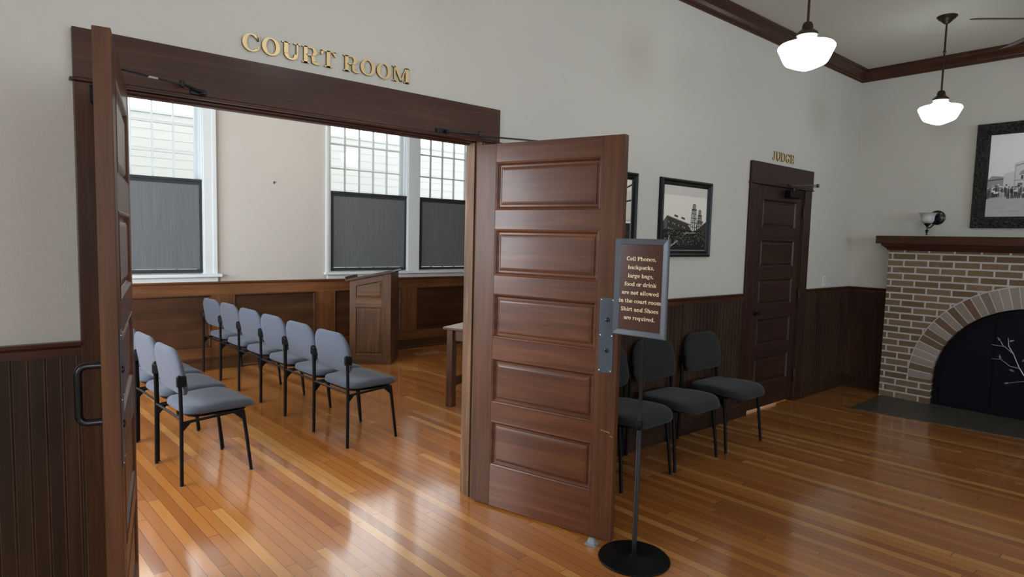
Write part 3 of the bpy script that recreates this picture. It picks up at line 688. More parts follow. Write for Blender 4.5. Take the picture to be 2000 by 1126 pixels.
def wall_letters(text, x0, x1, z0, h, y, thick, labels, group):
    out, w = text_polys(text, h, 0.0)
    k = (x1-x0)/w
    for (ch, x, polys), lab in zip(out, labels):
        b = MB()
        for p in polys:
            b.mi = 0
            b.prism([(q[0]*k, q[1]) for q in p], lambda q, kk: (q[0], 0 if kk == 0 else -thick, q[1]))
        for f in b.bm.faces:
            f.normal_update()
        o = b.build('wall_letter', [GOLD, GOLDE], loc=(x0+x*k, y, z0))
        for f in o.data.polygons:
            if abs(f.normal.y) < 0.5: f.material_index = 1
        tag(o, lab, 'letter', group)
ordw = {'COURT': ['first', 'second', 'third', 'fourth', 'fifth'], 'ROOM': ['first', 'second', 'third', 'last']}
labs = []
for wd in ('COURT', 'ROOM'):
    for ch, o_ in zip(wd, ordw[wd]): labs.append('gold letter %s, %s letter of the word %s above the double doors' % (ch, o_, wd))
wall_letters('COURT ROOM', 0.870, 1.727, 2.3985, 0.0765, -0.001, 0.012, labs, 'gold letters reading COURT ROOM')
wall_letters('JUDGE', 5.615, 6.046, 2.394, 0.082, -0.001, 0.009, ['gold letter %s in the word JUDGE above the closed door' % c for c in 'JUDGE'], 'gold letters reading JUDGE')

# ------------------------------------------------------------------ notice on a stand
SG_YAW, SW, SH, SZ = -1.42, 0.2895, 0.4785, 1.372
t = thing('sign_stand', 'brown court room rules notice in slate frame on black pole stand', 'sign', (2.435, -1.055, 0), SG_YAW)
b = MB(); b.lathe([(0.178, 0.0), (0.180, 0.004), (0.176, 0.009), (0.03, 0.014), (0.022, 0.020), (0.018, 0.024)], (0, 0, 0), 56); b.build('base', BLACK, t, smooth='auto')
b = MB(); b.lathe([(0.0128, 0.018), (0.0128, 0.69), (0.011, 0.692)], (0, 0, 0), 18); b.build('lower_pole', BLACKM, t, smooth='auto')
b = MB(); b.lathe([(0.014, 0.665), (0.017, 0.67), (0.017, 0.705), (0.014, 0.71)], (0, 0, 0), 18); b.build('collar', BLACK, t, smooth='auto')
b = MB(); b.lathe([(0.0088, 0.69), (0.0088, 1.30)], (0, 0, 0), 16); b.build('upper_pole', BLACKM, t, smooth='auto')
lx = -0.0147; fy = -0.012
fr = []
b = MB()
loops = [(0, 0.0), (0, 0.016), (0.004, 0.020), (0.027, 0.014), (0.030, 0.010)]
b.rectloops((lx-SW/2, SZ-SH/2, lx+SW/2, SZ+SH/2), loops, lambda x, z, d: (x, fy-d, z), fill=False)
b.rectloops((lx-SW/2, SZ-SH/2, lx+SW/2, SZ+SH/2), [(0, 0)], lambda x, z, d: (x, fy, z))
b.build('frame', SIGNF, t)
b = MB(); b.box((lx-SW/2+0.026, fy-0.0105, SZ-SH/2+0.026), (lx+SW/2-0.026, fy-0.004, SZ+SH/2-0.026)); face = b.build('notice_board', SIGNP, t)
b = MB(); b.box((-0.02, -0.012, 1.15), (0.02, 0.0, 1.31)); b.build('mounting_clamp', BLACK, t, bevel=0.002)
lines = ['Cell Phones,', 'backpacks,', 'large bags,', 'food or drink', 'are not allowed', 'in the court room', 'Shirt and Shoes', 'are required.']
h0 = 0.0225
_, wmax = text_polys(lines[5], h0, 0.0006)
kx = 0.232/wmax
for i, ln in enumerate(lines):
    out, w = text_polys(ln, h0, 0.0006); b = MB()
    zb = SZ+SH/2-SH*(0.212+0.0868*i)-0.006
    for ch, x, polys in out:
        for p in polys:
            b.prism([((x+q[0]-w/2)*kx+lx, q[1]*0.87+zb) for q in p], lambda q, k: (q[0], fy-0.0104-0.0006*k, q[1]))
    b.build('text_line', CREAM, face)

# ------------------------------------------------------------------ chairs
def pad(outline, thick_front, thick_back, fn, prof):
    """cushion: outline points (2-D) scaled towards their centre; fn(u, v, t) -> 3-D"""
    b = MB(); cx = sum(p[0] for p in outline)/len(outline); cy = sum(p[1] for p in outline)/len(outline)
    rings = []
    for s, t in prof:
        tt = t*(thick_front if t > 0 else thick_back)
        rings.append([fn(cx+(p[0]-cx)*s, cy+(p[1]-cy)*s, tt) for p in outline])
    b.loft(rings); return b
def rrect(w0, w1, h, r0, r1, n=7):
    """rounded trapezoid, bottom width w0, top width w1, height h (v from 0 to h), bottom radius r0, top radius r1"""
    P = []
    for cx, cy, r, a0 in ((w0/2-r0, r0, r0, -90), (w1/2-r1, h-r1, r1, 0), (-(w1/2-r1), h-r1, r1, 90), (-(w0/2-r0), r0, r0, 180)):
        P += arcpts(cx, cy, r, r, a0, a0+90, n)
    # subdivide the long straights
    out = []
    for i, p in enumerate(P):
        q = P[(i+1) % len(P)]; out.append(p); d = math.hypot(q[0]-p[0], q[1]-p[1])
        m = int(d//0.05)
        for k in range(1, m+1): out.append((p[0]+(q[0]-p[0])*k/(m+1), p[1]+(q[1]-p[1])*k/(m+1)))
    return out
CUSH = [(0.02, -1.0), (0.45, -1.0), (0.80, -0.97), (0.93, -0.80), (0.985, -0.45), (1.0, 0.0), (0.985, 0.45), (0.95, 0.72), (0.86, 0.90), (0.66, 1.0), (0.35, 1.03), (0.02, 1.04)]
def make_chair(label, fab, group, loc, rz):
    t = thing('stacking_chair', label, 'chair', loc, rz, group)
    # seat: u across (y), v from rear (0) to front
    ol = rrect(0.455, 0.490, 0.470, 0.10, 0.13)
    def fs(u, v, q):
        x = -0.178+v; s = v/0.470
        hump = 0.014*math.sin(PI*min(1, max(0, (s-0.20)/0.80)))+0.018*max(0, 0.22-s)*2
        top = q*(1.06-0.22*s)+hump+0.12*u*u
        z = 0.441+(top if q > 0 else q*0.9+0.25*hump)-0.022*(max(0, s-0.78)/0.22)**2
        return (x, u, z)
    pad(ol, 0.034, 0.024, fs, CUSH).build('seat', fab, t, smooth=True)
    ob = rrect(0.505, 0.480, 0.305, 0.075, 0.115)
    def fb(u, v, q):
        x = -0.158-0.050*(v/0.305)+0.10*u*u
        u2 = u*(1+0.040*math.sin(PI*min(1, max(0, v/0.305))))
        return (x+q-0.016, u2, 0.555+v)
    pad(ob, 0.022, 0.022, fb, CUSH).build('backrest', fab, t, smooth=True)
    for s in (-1, 1):
        b = MB(); b.tube([(-0.215, s*0.262, 0.0), (-0.210, s*0.259, 0.42), (-0.212, s*0.256, 0.60), (-0.218, s*0.253, 0.690)], 0.0118, 12)
        b.ball((-0.218, s*0.253, 0.691), 0.0118, 10); b.build('leg', BLACK, t, smooth='auto')
        b = MB(); b.tube([(0.218, s*0.262, 0.0), (0.192, s*0.252, 0.25), (0.172, s*0.246, 0.415)], 0.0105, 12, 0.0125); b.build('leg', BLACK, t, smooth='auto')
        b = MB(); b.tube([(-0.210, s*0.256, 0.398), (-0.05, s*0.250, 0.404), (0.172, s*0.246, 0.416)], 0.0095, 10); b.build('side_rail', BLACK, t, smooth='auto')
        for tri in ([(0.172, 0.412), (0.105, 0.408), (0.176, 0.345)], [(-0.210, 0.395), (-0.145, 0.398), (-0.211, 0.330)]):
            b = MB(); b.prism(tri, lambda p, k: (p[0], s*(0.2475+0.006*k), p[1])); b.build('gusset', BLACK, t)
        b = MB(); b.loft([[(-0.232, s*0.267, z), (-0.176, s*0.264, z), (-0.172, s*0.205, z), (-0.186, s*0.203, z), (-0.232, s*0.240, z)] for z in (0.628, 0.694)])
        b.build('back_bracket', BLACK, t, bevel=0.006)
    b = MB(); b.tube([(-0.210, -0.258, 0.418), (-0.200, -0.12, 0.412), (-0.200, 0.12, 0.412), (-0.210, 0.258, 0.418)], 0.0085, 10); b.build('rear_rail', BLACKM, t, smooth='auto')
    b = MB(); b.tube([(0.150, -0.246, 0.410), (0.150, 0.246, 0.410)], 0.0085, 10); b.build('front_rail', BLACK, t, smooth='auto')
    b = MB(); b.prism(rrect(0.40, 0.42, 0.38, 0.08, 0.10, 4), lambda p, k: (-0.14+p[1], p[0], 0.404+0.010*k)); b.build('seat_pan', BLACK, t)
    return t
TH = math.radians(5.0)
rowlab = ['blue-grey chair nearest the doorway in the six-chair row, beside the lectern side',
          'blue-grey chair second from the open end of the six-chair row',
          'blue-grey chair third from the open end of the six-chair row',
          'blue-grey chair fourth from the open end of the six-chair row',
          'blue-grey chair fifth from the open end of the six-chair row',
          'blue-grey chair at the far end of the six-chair row, against the panelled wall']
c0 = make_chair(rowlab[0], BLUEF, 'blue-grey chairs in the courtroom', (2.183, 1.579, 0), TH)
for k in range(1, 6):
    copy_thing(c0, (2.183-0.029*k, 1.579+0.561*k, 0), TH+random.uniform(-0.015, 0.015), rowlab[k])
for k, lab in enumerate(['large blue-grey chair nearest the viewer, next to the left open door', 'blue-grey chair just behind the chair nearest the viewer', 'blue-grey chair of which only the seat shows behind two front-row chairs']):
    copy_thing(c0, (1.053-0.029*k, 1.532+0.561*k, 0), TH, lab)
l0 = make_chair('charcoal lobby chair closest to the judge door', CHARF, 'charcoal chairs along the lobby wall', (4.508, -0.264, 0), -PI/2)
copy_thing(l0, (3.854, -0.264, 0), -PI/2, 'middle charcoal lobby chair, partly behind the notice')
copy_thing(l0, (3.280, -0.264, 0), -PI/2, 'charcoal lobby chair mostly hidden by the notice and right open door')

# ------------------------------------------------------------------ far wall: wainscot, windows, shades
PW, ST = 0.990, 0.255
b = MB(); yf = D-0.022
xs = []; x = 2.161-2*(PW+ST)-ST
holes = []
x = 2.161-3*(PW+ST)
while x < CRX:
    if x+PW > CLX: holes.append((max(x, CLX+0.05), min(x+PW, CRX-0.05)))
    x += PW+ST
b = MB(); b.box((CLX, yf, 0.868), (CRX, D, 0.995)); b.box((CLX, yf, 0.12), (CRX, D, 0.262)); b.build('trim_20', COURTW['x'], bevel=0.002)
struct(bpy.data.objects['trim_20'], 'orange-brown wooden rails of the courtroom wainscot', 'wainscot')
b = MB(); cur = CLX
for h0_, h1_ in holes: b.box((cur, yf+0.001, 0.262), (h0_, D, 0.868)); cur = h1_
b.box((cur, yf+0.001, 0.262), (CRX, D, 0.868))
struct(b.build('trim_21', COURTW['z'], bevel=0.002), 'orange-brown wooden stiles of the courtroom wainscot', 'wainscot')
COURTP = wood3('courtroom_panel', (0.036, 0.014, 0.006), (0.062, 0.026, 0.011), (0.11, 0.050, 0.022), rough=0.4, coat=0.1, fine=0.5, blotch=0.8)
b = MB()
for h0_, h1_ in holes:
    b.rectloops((h0_, 0.262, h1_, 0.868), [(0, 0.0), (0.004, -0.004), (0.012, -0.004), (0.016, 0.006), (0.022, 0.014)], lambda x, z, d: (x, yf+d, z))
struct(b.build('trim_22', COURTP['x'], normals=False), 'darker recessed panels of the courtroom wainscot', 'wainscot')
sweep('trim_23', [(0, 0.990), (0.024, 0.990), (0.030, 1.000), (0.046, 1.006), (0.048, 1.023), (0, 1.023)], [(CLX, D, 0, -1), (CRX, D, 0, -1)], COURTW['x'], 'wooden cap rail on the courtroom wainscot')
sweep('baseboard_4', [(0, 0), (0.040, 0), (0.040, 0.02), (0.032, 0.03), (0.032, 0.125), (0.026, 0.138), (0, 0.138)], [(CLX, D, 0, -1), (CRX, D, 0, -1)], COURTP['x'], 'dark wooden baseboard of the courtroom far wall', 'baseboard')

YG = D+0.115
def window(n, x0, x1, cl, cr, label, sl=None, sr=None):
    root = thing('window_%d' % n, label, 'window', (0, 0, 0), 0, kind='structure')
    b = MB()
    b.box((x0-cl, D-0.018, WZ0), (x0, D, WZ1+0.10)); b.box((x1, D-0.018, WZ0), (x1+cr, D, WZ1+0.10)); b.box((x0, D-0.018, WZ1), (x1, D, WZ1+0.10))
    if n == 1: b.box((x1+cr-0.045, D-0.030, WZ0), (x1+cr, D-0.018, WZ1+0.1))
    if n == 2: b.box((x0-cl, D-0.030, WZ0), (x0-cl+0.035, D-0.018, WZ1+0.1))
    b.build('casing', WHITE, root, bevel=0.003)
    b = MB(); b.box((x0, D, WZ0), (x0+0.012, D+0.19, WZ1)); b.box((x1-0.012, D, WZ0), (x1, D+0.19, WZ1)); b.box((x0, D, WZ1-0.012), (x1, D+0.19, WZ1))
    b.box((x0+0.012, D+0.04, WZ0), (x0+0.030, D+0.075, WZ1)); b.box((x1-0.030, D+0.04, WZ0), (x1-0.012, D+0.075, WZ1))
    b.build('jamb', WHITE, root)
    def sash(z0, z1, y, name, rows):
        s = 0.048; b = MB()
        b.box((x0+0.012, y-0.02, z0), (x0+0.012+s, y+0.02, z1)); b.box((x1-0.012-s, y-0.02, z0), (x1-0.012, y+0.02, z1))
        b.box((x0+0.012+s, y-0.02, z0), (x1-0.012-s, y+0.02, z0+0.045)); b.box((x0+0.012+s, y-0.02, z1-0.045), (x1-0.012-s, y+0.02, z1))
        sa = b.build(name, WHITE, root, bevel=0.002)
        gx0, gx1 = x0+0.012+s, x1-0.012-s; gz0, gz1 = z0+0.045, z1-0.045
        b = MB()
        for k in range(1, 5):
            x = gx0+(gx1-gx0)*k/5; b.box((x-0.0075, y-0.017, gz0), (x+0.0075, y+0.017, gz1))
        for k in range(1, rows):
            z = gz0+(gz1-gz0)*k/rows; b.box((gx0, y-0.0165, z-0.0075), (gx1, y+0.0165, z+0.0075))
        b.build('muntin', WHITE, sa)
        b = MB(); b.box((gx0, y-0.002, gz0), (gx1, y+0.002, gz1)); b.build('pane', PANE, sa)
    sash(2.106, 3.446, YG+0.022, 'upper_sash', 4)
    sash(1.115, 2.150, YG-0.022, 'lower_sash', 3)
    if sl is not None:
        b = MB(); b.box((sl, D-0.062, WZ0-0.036), (sr, D+0.10, WZ0)); b.build('sill', WHITE, root, bevel=0.004)
        b = MB(); b.box((sl+0.040, D-0.030, 1.020), (sr-0.040, D, WZ0-0.036)); b.build('apron', WHITE, root, bevel=0.003)
    return root
window(1, *WINS[0], 0.135, 0.135, 'white window with black roller shade beyond the left door', 0.51, 2.028)
window(2, *WINS[1], 0.062, 0.186, 'white middle window above the lectern with black roller shade', 3.270, 6.04)
window(3, *WINS[2], 0.0, 0.13, 'white window with black shade partly hidden by the doorway jamb')
def shade(x0, x1, ztop, zbot, label):
    t = thing('roller_shade', label, 'window shade', ((x0+x1)/2, D+0.016, ztop), 0, 'black screen shades on the lower sashes')
    w = (x1-x0)/2; h = ztop-zbot
    b = MB(); b.box((-w-0.004, -0.012, -0.030), (w+0.004, 0.014, 0.0)); b.build('head_rail', SCRBORDER, t, bevel=0.004)
    b = MB(); n = 14; rows = 14
    def P(i, j):
        x = -w+0.035+(2*w-0.07)*i/n; z = -0.06-(h-0.105)*j/rows
        return (x, 0.004+0.0022*math.sin(i*1.9+j*0.4)*math.sin(PI*j/rows), z)
    V = [[b.v(P(i, j)) for i in range(n+1)] for j in range(rows+1)]
    for j in range(rows):
        for i in range(n): b.face([V[j][i], V[j][i+1], V[j+1][i+1], V[j+1][i]])
    b.build('screen', SCREEN, t, smooth=True)
    b = MB(); b.box((-w, -0.003, -h), (-w+0.037, 0.003, -0.03)); b.box((w-0.037, -0.003, -h), (w, 0.003, -0.03)); b.box((-w+0.037, -0.003, -0.062), (w-0.037, 0.003, -0.03)); b.build('hem', SCRBORDER, t)
    b = MB(); b.box((-w, -0.006, -h), (w, 0.006, -h+0.038)); b.build('bottom_bar', SCRBORDER, t, bevel=0.003)
    return t
shade(0.70, 1.846, 2.178, 1.124, 'black screen shade on the left courtroom window')
shade(3.368, 4.496, 2.160, 1.124, 'black screen shade on the middle window above the lectern')
shade(4.706, 5.826, 2.160, 1.124, 'black screen shade on the right window beside the doorway jamb')
b = MB(); b.tube([(0, 0, 0), (0, -0.012, 0.0), (0.004, -0.016, 0.004), (0.02, -0.018, 0.004)], 0.004, 8); b.box((-0.004, -0.004, -0.018), (0.006, 0.0, 0.012))
tag(b.build('wall_hook', BLACKM, loc=(2.64, D, 2.208)), 'tiny black hook on the white wall between the courtroom windows', 'hook')

# outside
b = MB(); z = -0.6; BYD = 9.0
while z < 3.58:
    b.prism([(BYD, z), (BYD-0.007, z), (BYD-0.002, min(z+0.16, 3.6)), (BYD, min(z+0.16, 3.6))], lambda p, k: (-6+30*k, p[0], p[1])); z += 0.155
t = thing('neighbouring_building', 'cream clapboard building seen through the courtroom windows', 'building', (0, 0, 0))
b.build('clapboard_siding', SIDING, t)
b = MB(); b.box((-6, BYD, -0.6), (24, BYD+4, 3.55)); b.build('body', SIDING, t)
b = MB(); b.box((-6.1, BYD-0.02, 3.54), (24.1, BYD+4.1, 3.59)); b.build('eave', SIDING, t)
b = MB(); b.box((-20, D+0.2, -0.75), (30, 40, -0.6)); struct(b.build('ground', plain('outdoor_ground', (0.25, 0.26, 0.22), 0.9, bumpy=(8, 0.3, 0.02), var=0.3)), 'plain ground outside the courtroom windows', 'ground')

# ------------------------------------------------------------------ windows that light the rooms from outside the picture
def plain_window(n, loc, rz, label):
    root = thing('window_%d' % n, label, 'window', loc, rz, kind='structure')
    b = MB()
    for a in ((-0.95, -0.85), (0.85, 0.95)): b.box((a[0], 0.0, 0.95), (a[1], 0.02, 3.0))
    b.box((-0.95, 0.0, 2.9), (0.95, 0.02, 3.0)); b.box((-1.0, 0.0, 0.95), (1.0, 0.05, 1.0)); b.build('casing', WHITE, root)
    b = MB()
    for xx in (-0.85, -0.30, 0.26, 0.81): b.box((xx, -0.12, 1.0), (xx+0.04, -0.08, 2.9))
    for zz in (1.0, 1.92, 2.86): b.box((-0.85, -0.12, zz), (0.85, -0.08, zz+0.045))
    b.build('sash', WHITE, root)
for i, x in enumerate(LOBBY_WIN_X): plain_window(4+i, (x, BY, 0), 0, 'white framed lobby window number %s from the left, behind the viewer' % ('one', 'two', 'three')[i])
plain_window(9, (LX, LEFT_WIN_Y, 0), -PI/2, 'white framed window in the left end wall of the lobby')
for i, y in enumerate(COURT_WIN_Y):
    root = thing('window_%d' % (7+i), 'white framed side window of the courtroom, %s' % ('near the doorway wall', 'near the far wall')[i], 'window', (CLX, y, 0), 0, kind='structure')
    b = MB()
    for a in ((-0.75, -0.65), (0.65, 0.75)): b.box((0.0, a[0], 1.0), (0.02, a[1], 3.15))
    b.box((0.0, -0.75, 3.05), (0.02, 0.75, 3.15)); b.box((0, -0.79, 1.0), (0.05, 0.79, 1.05)); b.build('casing', WHITE, root)
    b = MB()
    for yy in (-0.65, -0.23, 0.2, 0.61): b.box((-0.12, yy, 1.05), (-0.08, yy+0.035, 3.05))
    for zz in (1.05, 2.03, 3.0): b.box((-0.12, -0.65, zz), (-0.08, 0.65, zz+0.045))
    b.build('sash', WHITE, root)

# ------------------------------------------------------------------ lectern
rv = Vector((0.765, -0.644, 0)); LA = math.atan2(rv.y, rv.x)
t = thing('lectern', 'dark oak panelled lectern with sloping top standing beyond the chairs', 'lectern', (3.752, 3.814, 0), LA)
dp_ = 0.50
xl, xr = -0.520, -0.014
ztop = lambda x: 1.040+(x+0.527)*(1.135-1.040)/0.472*1.06
b = MB()
b.box((xl-0.004, -0.012, 0), (xr+0.014, dp_+0.012, 0.075)); b.build('plinth', OAK['x'], t, bevel=0.004)
b = MB()   # body core
b.prism([(xl+0.03, 0.075), (xr-0.02, 0.075), (xr-0.02, ztop(xr-0.02)-0.01), (xl+0.03, ztop(xl+0.03)-0.01)], lambda p, k: (p[0], 0.012+k*(dp_-0.024), p[1])); b.build('core', OAK['z'], t)
for ys in (0, 1):
    y0, y1 = (0.0, 0.02) if ys == 0 else (dp_-0.02, dp_)
    fn = lambda p, k, y0=y0, y1=y1: (p[0], y0+(y1-y0)*k, p[1])
    b = MB()
    b.prism([(xl, 0.075), (xl+0.078, 0.075), (xl+0.078, ztop(xl+0.078)), (xl, ztop(xl))], fn); b.build('stile', OAK['z'], t, bevel=0.002)
    b = MB(); b.prism([(xr-0.105, 0.075), (xr, 0.075), (xr, ztop(xr)), (xr-0.105, ztop(xr-0.105))], fn); b.build('stile', OAK['z'], t, bevel=0.002)
    b = MB(); a0, a1 = xl+0.078, xr-0.105
    b.prism([(a0, 0.075), (a1, 0.075), (a1, 0.125), (a0, 0.125)], fn); b.build('rail', OAK['x'], t, bevel=0.002)
    b = MB(); b.prism([(a0, 0.708), (a1, 0.708), (a1, 0.826), (a0, 0.826)], fn); b.build('rail', OAK['x'], t, bevel=0.002)
    b = MB(); b.prism([(a0, ztop(a0)-0.085), (a1, ztop(a1)-0.085), (a1, ztop(a1)), (a0, ztop(a0))], fn); b.build('rail', OAK['x'], t, bevel=0.002)
    sg = 1 if ys == 0 else -1; yb = 0.0 if ys == 0 else dp_
    def quadpanel(q):
        b = MB(); c = (sum(p[0] for p in q)/4, sum(p[1] for p in q)/4); R = []
        def inset(i):
            out = []
            n = 4
            for k in range(n):
                p0, p1, p2 = Vector(q[k-1]), Vector(q[k]), Vector(q[(k+1) % n])
                e1 = (p1-p0).normalized(); e2 = (p2-p1).normalized(); n1 = Vector((-e1.y, e1.x)); n2 = Vector((-e2.y, e2.x))
                m = (n1+n2); m = m/(m.dot(n1)); out.append(p1+m*i)
            return out
        for i, d in ((0, 0.0), (0.006, 0.008), (0.010, 0.010), (0.030, 0.002), (0.034, 0.002)):
            R.append([b.v((p.x, yb+sg*d, p.y)) for p in inset(i)])
        for a, c_ in zip(R, R[1:]):
            for k in range(4): b.face([a[k], a[(k+1) % 4], c_[(k+1) % 4], c_[k]])
        b.face(R[-1]); return b
    quadpanel([(a0, 0.125), (a1, 0.125), (a1, 0.708), (a0, 0.708)]).build('panel', OAK['z'], t)
    quadpanel([(a0, 0.826), (a1, 0.826), (a1, ztop(a1)-0.085), (a0, ztop(a0)-0.085)]).build('panel', OAK['x'], t)
b = MB(); b.prism([(xr-0.02, 0.075), (xr+0.004, 0.075), (xr+0.004, ztop(xr)), (xr-0.02, ztop(xr))], lambda p, k: (p[0], 0.003+k*(dp_-0.006), p[1])); b.build('front_board', OAK['z'], t, bevel=0.002)
sl_ = math.atan2(ztop(xr)-ztop(xl), xr-xl)
b = MB(); ca, sa = math.cos(sl_), math.sin(sl_)
def sp_(u, h): return (xl-0.045+u*ca-h*sa, 1.020+0.006+u*sa+h*ca)
b.prism([sp_(0, 0), sp_(0.60, 0), sp_(0.60, 0.010), sp_(0.585, 0.026), sp_(0.0, 0.026)], lambda p, k: (p[0], -0.035+k*(dp_+0.07), p[1])); b.build('sloping_top', wood('dark_gloss_top', (0.03, 0.014, 0.008), (0.05, 0.024, 0.014), (0.08, 0.04, 0.024), 'y', rough=0.2, coat=0.5), t, bevel=0.002)
b = MB(); b.prism([sp_(0.0, 0.026), sp_(0.018, 0.026), sp_(0.014, 0.058), sp_(0.004, 0.058)], lambda p, k: (p[0], -0.035+k*(dp_+0.07), p[1])); b.build('book_ledge', OAK['y'], t, bevel=0.002)

# ------------------------------------------------------------------ table behind the jamb
ta = Vector((0.44, -0.90, 0)).normalized(); TA = math.atan2(ta.y, ta.x)
t = thing('wooden_table', 'dark wooden table with pale worn top just inside the doorway', 'table', (3.205, 1.859, 0), TA)
TWd, TLn = 0.72, 1.5
b = MB(); b.box((0, 0, 0.735), (TWd, TLn, 0.760)); b.build('tabletop', [TABLETOP, OAK['x']], t, bevel=0.004)
tt = [o for o in t.children if o.name.startswith('tabletop')][0]
for f in tt.data.polygons:
    if f.normal.z < 0.5: f.material_index = 1
for (ix, iy) in ((0, 0), (1, 0), (0, 1), (1, 1)):
    x = 0.030 if ix == 0 else TWd-0.030-0.062; y = 0.025 if iy == 0 else TLn-0.025-0.085
    b = MB(); b.box((x, y, 0), (x+0.062, y+0.085, 0.735)); b.build('leg', OAK['z'], t, bevel=0.004)
for x in (0.042, TWd-0.064): b = MB(); b.box((x, 0.11, 0.630), (x+0.022, TLn-0.11, 0.735)); b.build('apron', OAK['y'], t)
for y in (0.055, TLn-0.077): b = MB(); b.box((0.092, y, 0.630), (TWd-0.092, y+0.022, 0.735)); b.build('apron', OAK['x'], t)
for x in (0.045, TWd-0.077): b = MB(); b.box((x, 0.11, 0.185), (x+0.032, TLn-0.11, 0.265)); b.build('stretcher', OAK['y'], t, bevel=0.002)

# floor register
REGM = plain('tan_metal', (0.34, 0.22, 0.14), 0.4, 0.3, bumpy=(60, 0.05, 0.001))
t = thing('floor_register', 'pale metal floor register near the courtroom wainscot', 'floor vent', (4.54, 4.255, 0), 0)
b = MB(); b.box((-0.19, -0.065, 0), (0.19, -0.052, 0.006)); b.box((-0.19, 0.052, 0), (0.19, 0.065, 0.006)); b.box((-0.19, -0.052, 0), (-0.172, 0.052, 0.006)); b.box((0.172, -0.052, 0), (0.19, 0.052, 0.006)); b.build('frame', REGM, t)
b = MB(); b.box((-0.172, -0.052, 0.0002), (0.172, 0.052, 0.001)); b.build('dark_well', BLACK, t)
b = MB()
for k in range(22): b.box((-0.168+k*0.0158, -0.052, 0.001), (-0.160+k*0.0158, 0.052, 0.005))
b.build('grille', REGM, t)

# ------------------------------------------------------------------ framed photographs
GR = [plain('print_tone_%d' % i, (v*1.0, v*0.965, v*0.88), 0.35, bumpy=(60, 0.02, 0.0005)) for i, v in enumerate((0.010, 0.04, 0.11, 0.24, 0.44, 0.66, 0.84))]
GRC = [plain('print_grey_%d' % i, (v, v, v*1.01), 0.35, bumpy=(60, 0.02, 0.0005)) for i, v in enumerate((0.02, 0.07, 0.17, 0.32, 0.50, 0.68, 0.86))]
FRAMEB = plain('black_gloss_frame', (0.006, 0.006, 0.0065), 0.34, spec=0.25, bumpy=(60, 0.05, 0.001))
def picture(name, label, group, org, ax, w, h, fw, depth, prof, fmat, mats, draw):
    """org: lower-left corner on the wall; ax: 'x' (wall y=0, facing -y) or 'y' (wall x=XF, facing -x, running to -y)"""
    t = thing(name, label, 'picture', org, 0 if ax == 'x' else -PI/2, group)
    b = MB(); b.rectloops((0, 0, w, h), [(0, 0.002)]+prof+[(fw, 0.006)], lambda x, z, d: (x, -d, z), fill=False); b.build('frame', fmat, t)
    b = MB(); b.box((fw-0.004, -0.008, fw-0.004), (w-fw+0.004, -0.002, h-fw+0.004)); b.build('backing', mats[5], t)
    b = MB(); pw, ph = w-2*fw, h-2*fw; cnt = [0]
    def poly(mi, pts):
        cnt[0] += 1; y = -0.0082-0.00004*cnt[0]; b.mi = mi
        b.face([b.v((fw+p[0]*pw, y, fw+p[1]*ph)) for p in pts])
    draw(poly); b.build('photograph', mats, t, normals=False)
    return t
rect = lambda x0, y0, x1, y1: [(x0, y0), (x1, y0), (x1, y1), (x0, y1)]
PROF2 = [(0, 0.020), (0.006, 0.030), (0.016, 0.033), (0.030, 0.026), (0.036, 0.026), (0.046, 0.012)]
